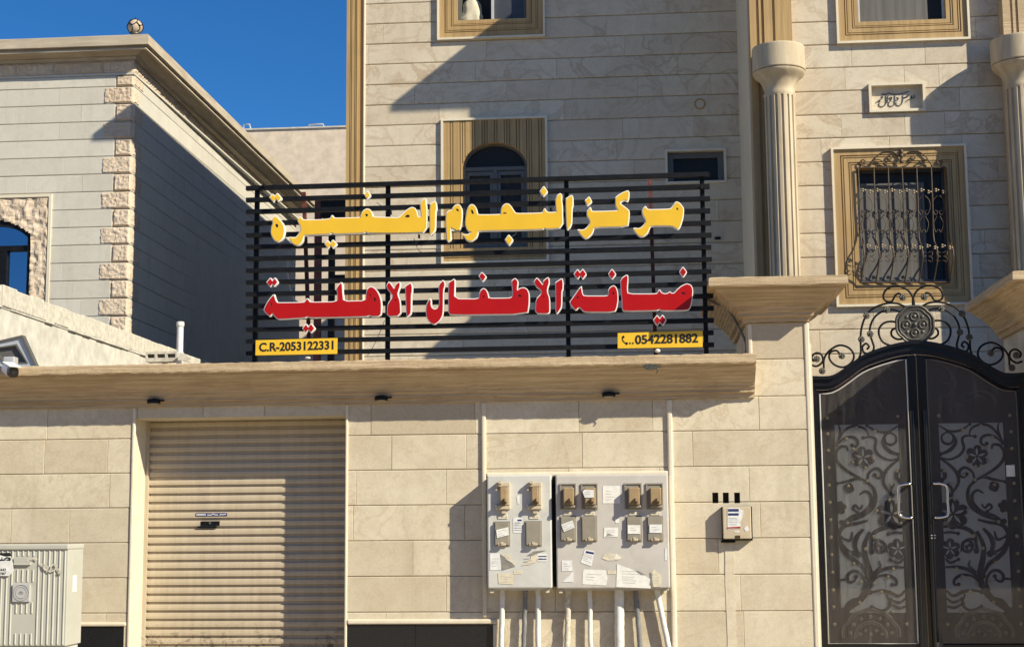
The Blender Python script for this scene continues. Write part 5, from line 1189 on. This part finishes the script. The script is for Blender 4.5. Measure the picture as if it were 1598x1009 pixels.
def leaf(sgn):
    mx = lambda x: x if sgn > 0 else 2*XG-x
    lf = bpy.data.objects.new('gate_leaf', None); COL.objects.link(lf); lf.parent = gt; lf.location = Vector((mx((XR0+XR1)/2), YG, 0))-gt.location
    def ad(b, nm, mat, lab=None): 
        if sgn < 0: b.v = [(2*XG-x, y, z) for x, y, z in b.v]
        return part(nm, b, mat, lf, lab)
    lx0 = XG+.004; lx1 = xg1-.054
    # panel and stiles
    b = MB(); n = 24
    for i in range(n):
        p, q = lx0+(lx1-lx0)*i/n, lx0+(lx1-lx0)*(i+1)/n
        b.prism([(p, .0), (q, .0), (q, az(q)-.117), (p, az(p)-.117)], YG+.012, YG+.03)
    ad(b, 'panel', 'gatepanel')
    b = MB(); b.box(lx0, XR0-.004, YG-.02, YG+.0115, .0, az(lx0+.05)-.125); b.box(XR1+.004, lx1, YG-.02, YG+.0115, 0, az(lx1)-.13)
    b.box(XR0-.003, XR1+.003, YG-.02, YG+.0115, 0, ZB_-.012)
    xx = XG+.06; b.tube([(xx, YG-.03, .0), (xx, YG-.03, Z(1460, 640, YG))], .022, 12)
    ad(b, 'stile', 'blackgloss')
    # glazing bead, pale on the left leaf and dark grey on the right
    def top(x): return az(x)-.155
    loop = [(XR0, ZB_), (XR1, ZB_), (XR1, top(XR1))]+[(XR1-(XR1-XR0)*i/14, top(XR1-(XR1-XR0)*i/14)) for i in range(1, 15)]
    b = MB(); b.tube([(x, YG-.018, z) for x, z in loop], .0075, 6, closed=True); ad(b, 'glazing_bead', 'alulight' if sgn < 0 else 'alu')
    b = MB()
    for i in range(14):
        p, q = XR0+(XR1-XR0)*i/14, XR0+(XR1-XR0)*(i+1)/14; b.prism([(p, ZB_), (q, ZB_), (q, top(q)), (p, top(p))], YG-.016, YG-.012)
    ad(b, 'glass', 'gateglass')
    # lattice: pale backing with dark scrolls on top
    x0, z1 = P(*A(482, 92), YG).x, P(*A(700, 90), YG).z; x1 = P(*A(962, 500), YG).x; z0 = P(*B(1250, 608), YG).z
    b = MB(); b.box(x0, x1, YG+.0085, YG+.0118, z0, z1); bk = ad(b, 'pale_backing', 'gateback')
    b = MB(); cl = lambda p: (min(max(p[0], x0), x1), min(max(p[1], z0), z1))
    for k, (f, L, w) in enumerate(CUR):
        sc = 1/4.588 if f is A else 1/4.872; pts = [(v.x, v.z) for v in (P(*f(*q), YG) for q in L)]
        pts = [cl((q.x, q.y)) for q in cr(pts, 6)]; m = len(pts); wm = w*sc*YG/FPX*1.28
        b.ribbon(pts, [wm*(1.15-.55*abs(2*i/(m-1)-1)**1.5) for i in range(m)], YG+.003-.00012*k, YG+.0082)
        e = pts[-1]; b.disc(e[0], e[1], wm*.75, YG+.0028-.00012*k, YG+.0082, 10)
    for (f, c, r, pr_, n) in FLO:
        sc = (1/4.588 if f is A else 1/4.872)*YG/FPX; q = P(*f(*c), YG)
        for i in range(n):
            a = i*2*math.pi/n+.4; cc = cl((q.x+r*.68*sc*math.cos(a), q.z+r*.68*sc*math.sin(a))); b.disc(cc[0], cc[1], pr_*sc*1.1, YG-.0018-.0001*i, YG+.0082, 12)
        b.disc(q.x, q.z, r*.6*sc, YG-.003, YG+.0082, 14)
    ad(b, 'scrollwork', 'gatepanel')
    b = MB()
    for (f, c, r, pr_, n) in FLO[:2]+FLO[3:4]:
        sc = (1/4.588 if f is A else 1/4.872)*YG/FPX; q = P(*f(*c), YG)
        for i in range(5):
            a = i*2*math.pi/5+1.57; p1 = (q.x+r*.12*sc*math.cos(a), q.z+r*.12*sc*math.sin(a)); p2 = (q.x+r*.75*sc*math.cos(a), q.z+r*.75*sc*math.sin(a))
            b.ribbon([p1, ((p1[0]+p2[0])/2, (p1[1]+p2[1])/2), p2], [.008, r*.2*sc, .004], YG-.0042, YG-.0032)
    ad(b, 'flower_petals', 'gateback')
    b = MB()
    for (f, q) in STU:
        v = P(*f(*q), YG); b.ball((v.x, YG-.001, v.z), .0175, 8, sq=(1, .75, 1))
    ad(b, 'studs', 'brass')
    # half-round boss at the foot and embossed scrolls in the arch
    b = MB(); c = P(*B(1300, 800), YG); sc = YG/FPX/4.872
    for rr, th, wv in ((205, .010, .05), (190, .005, .05), (120, .008, 0), (105, .005, 0)):
        b.tube([(c.x+rr*sc*(1+wv*abs(math.sin(a*5)))*math.cos(a), YG+.004, c.z+rr*.98*sc*(1+wv*abs(math.sin(a*5)))*math.sin(a)) for a in [math.pi*i/50 for i in range(51)]], th, 6)
    for i in range(7):
        a = math.pi*(i+.5)/7; b.ball((c.x+155*sc*math.cos(a), YG+.006, c.z+152*sc*math.sin(a)), .022, 8, sq=(1, .6, 1))
    for i in range(5): b.ball((c.x+(-80+40*i)*sc, YG+.006, c.z+(25+(i % 2)*26)*sc), .02, 8, sq=(1, .6, 1))
    ad(b, 'half_round_boss', 'bosssteel')
    b = MB(); G = lambda x, y: P(1250+x/3.603, 440+y/3.603, YG)
    for L in ([(760, 500), (800, 480), (840, 510), (830, 560), (790, 560), (790, 530)], [(850, 520), (870, 570), (840, 620), (800, 640), (820, 600)], [(840, 720), (880, 650), (950, 620), (1020, 610), (1080, 640), (1100, 680)], [(845, 740), (860, 690), (890, 680), (900, 710), (880, 730)], [(930, 660), (990, 640), (1050, 660)]):
        b.tube([(v.x, YG+.009, v.z) for v in cr([G(*q) for q in L], 5)], .008, 5)
    ad(b, 'embossed_scrolls', 'gaterelief')
    hx0, hx1 = X(1457, 780, YG-.05), X(1478, 780, YG-.05); hz0, hz1 = Z(1467, 807, YG-.05), Z(1467, 754, YG-.05); hy = YG-.075
    b = MB(); b.tube(cr([(hx0, YG-.015, hz1), (hx0+.012, hy, hz1), (hx0+.075, hy, hz1-.004), (hx1, hy, hz1-.035), (hx1, hy, (hz0+hz1)/2), (hx1, hy, hz0+.035), (hx0+.075, hy, hz0+.004), (hx0+.012, hy, hz0), (hx0, YG-.015, hz0)], 5), .0135, 10); ad(b, 'handle', 'chrome')
    if sgn > 0:
        b = MB(); r = RC(1569.5, 725.5, 1583, 743, YG); b.box(r[0], r[1], YG-.019, YG-.0165, r[2], r[3]); ad(b, 'paper_notice', 'papert')
        b = MB(); r = RC(1463, 984, 1468, 1006, YG); b.box(r[0]-.02, r[1]+.01, YG-.05, YG-.02, r[2]-.02, r[2]+.03, bev=.006); b.tube([((r[0]+r[1])/2, YG-.04, r[2]), ((r[0]+r[1])/2, YG-.04, r[3])], .013, 8); ad(b, 'bolt', 'pewter')
        b = MB()
        for (dx, dz) in ((0, 0), (.03, 0), (0, -.025), (.03, -.025)): q = P(1452, 834, YG-.03); b.box(q.x+dx, q.x+dx+.014, YG-.054, YG-.045, q.z+dz-.008, q.z+dz)
        ad(b, 'keyhole', 'alulight')
    return lf
leaf(1); leaf(-1)
# wrought iron crest
b = MB(); ROS = []; YCR = YG-.01
def K(x, y, s=1, Y=YCR):
    v = P(1250+x/3.603, 440+y/3.603, YCR); xx = v.x if s > 0 else 2*P(1250+637/3.603, 440+240/3.603, YCR).x-v.x
    return Vector((xx, Y, v.z))
for s in (1, -1):
    for L in ([(637, 140), (630, 90), (600, 45), (540, 23), (485, 38), (463, 75), (475, 105), (510, 108), (530, 75), (553, 64), (574, 85)], [(585, 138), (540, 120), (480, 120), (410, 145), (365, 190), (340, 260), (335, 330), (335, 400), (310, 450), (262, 478)],
              [(560, 168), (520, 155), (470, 160), (420, 190), (392, 240), (388, 290), (400, 330), (410, 370), (390, 400), (355, 395), (345, 365), (365, 345), (382, 362), (370, 378)], [(565, 242), (520, 222), (470, 228), (440, 260), (440, 300), (465, 340), (520, 362)],
              [(580, 318), (540, 320), (510, 300), (512, 270), (545, 255)], [(128, 490), (130, 430), (160, 385), (215, 355), (270, 370), (297, 410), (285, 450), (240, 478), (190, 465), (160, 430), (165, 395), (200, 385), (228, 415)], [(55, 465), (90, 472), (122, 445), (115, 408), (85, 398), (60, 420), (70, 442), (90, 432)]):
        b.tube(cr([K(*q, s) for q in L], 6), .0105, 7)
    for q in ((367, 190), (480, 158), (388, 292), (338, 322), (228, 415), (118, 500), (570, 88), (88, 432)):
        c = K(*q, s)
        ro = MB(); ROS.append(ro)
        for i in range(8):
            a = i*math.pi/4; ro.ball((c.x+.021*math.cos(a), YCR-.016, c.z+.021*math.sin(a)), .0135, 6, sq=(1, .6, 1))
        ro.ball((c.x, YCR-.022, c.z), .013, 8)
cs = part('crest_scrolls', b, 'blackmetal', gt)
for ro in ROS: part('rosette', ro, 'pewter', cs)
b = MB(); c = K(637, 240); R0 = 100/3.603*YG/FPX
b.disc(c.x, c.z, R0, YCR-.03, YCR+.02, 64, scal=.05, k=8)
for f, th in ((1.0, .013), (.84, .008)): b.tube([(c.x+R0*f*(1+.05*abs(math.sin(4*a)))*math.cos(a), YCR-.032, c.z+R0*f*(1+.05*abs(math.sin(4*a)))*math.sin(a)) for a in [2*math.pi*i/64 for i in range(64)]], th, 6, closed=True)
for i in range(4):
    a = i*math.pi/2+math.pi/2; cc = (c.x+R0*.46*math.cos(a), c.z+R0*.46*math.sin(a)); b.tube([(cc[0]+R0*.22*math.cos(t), YCR-.034, cc[1]+R0*.22*math.sin(t)) for t in [2*math.pi*j/20 for j in range(20)]], .0075, 5, closed=True)
    b.ball((cc[0], YCR-.03, cc[1]), R0*.12, 8, sq=(1, .5, 1)); a += math.pi/4; b.ball((c.x+R0*.6*math.cos(a), YCR-.03, c.z+R0*.6*math.sin(a)), R0*.11, 8, sq=(1, .5, 1))
b.ball((c.x, YCR-.032, c.z), R0*.13, 10); part('medallion', b, 'pewter', gt)
# houses across the street, seen only as reflections and bounced light
t = thing('opposite_house', 'plain house across the street, mirrored in the gate glass', 'house', (10, -16, 0))
b = MB(); b.box(-30, 4, -26, -16, 0, 5.2); b.box(4, 30, -27, -17, 0, 8.0); part('plaster_wall', b, 'oppwall', t)
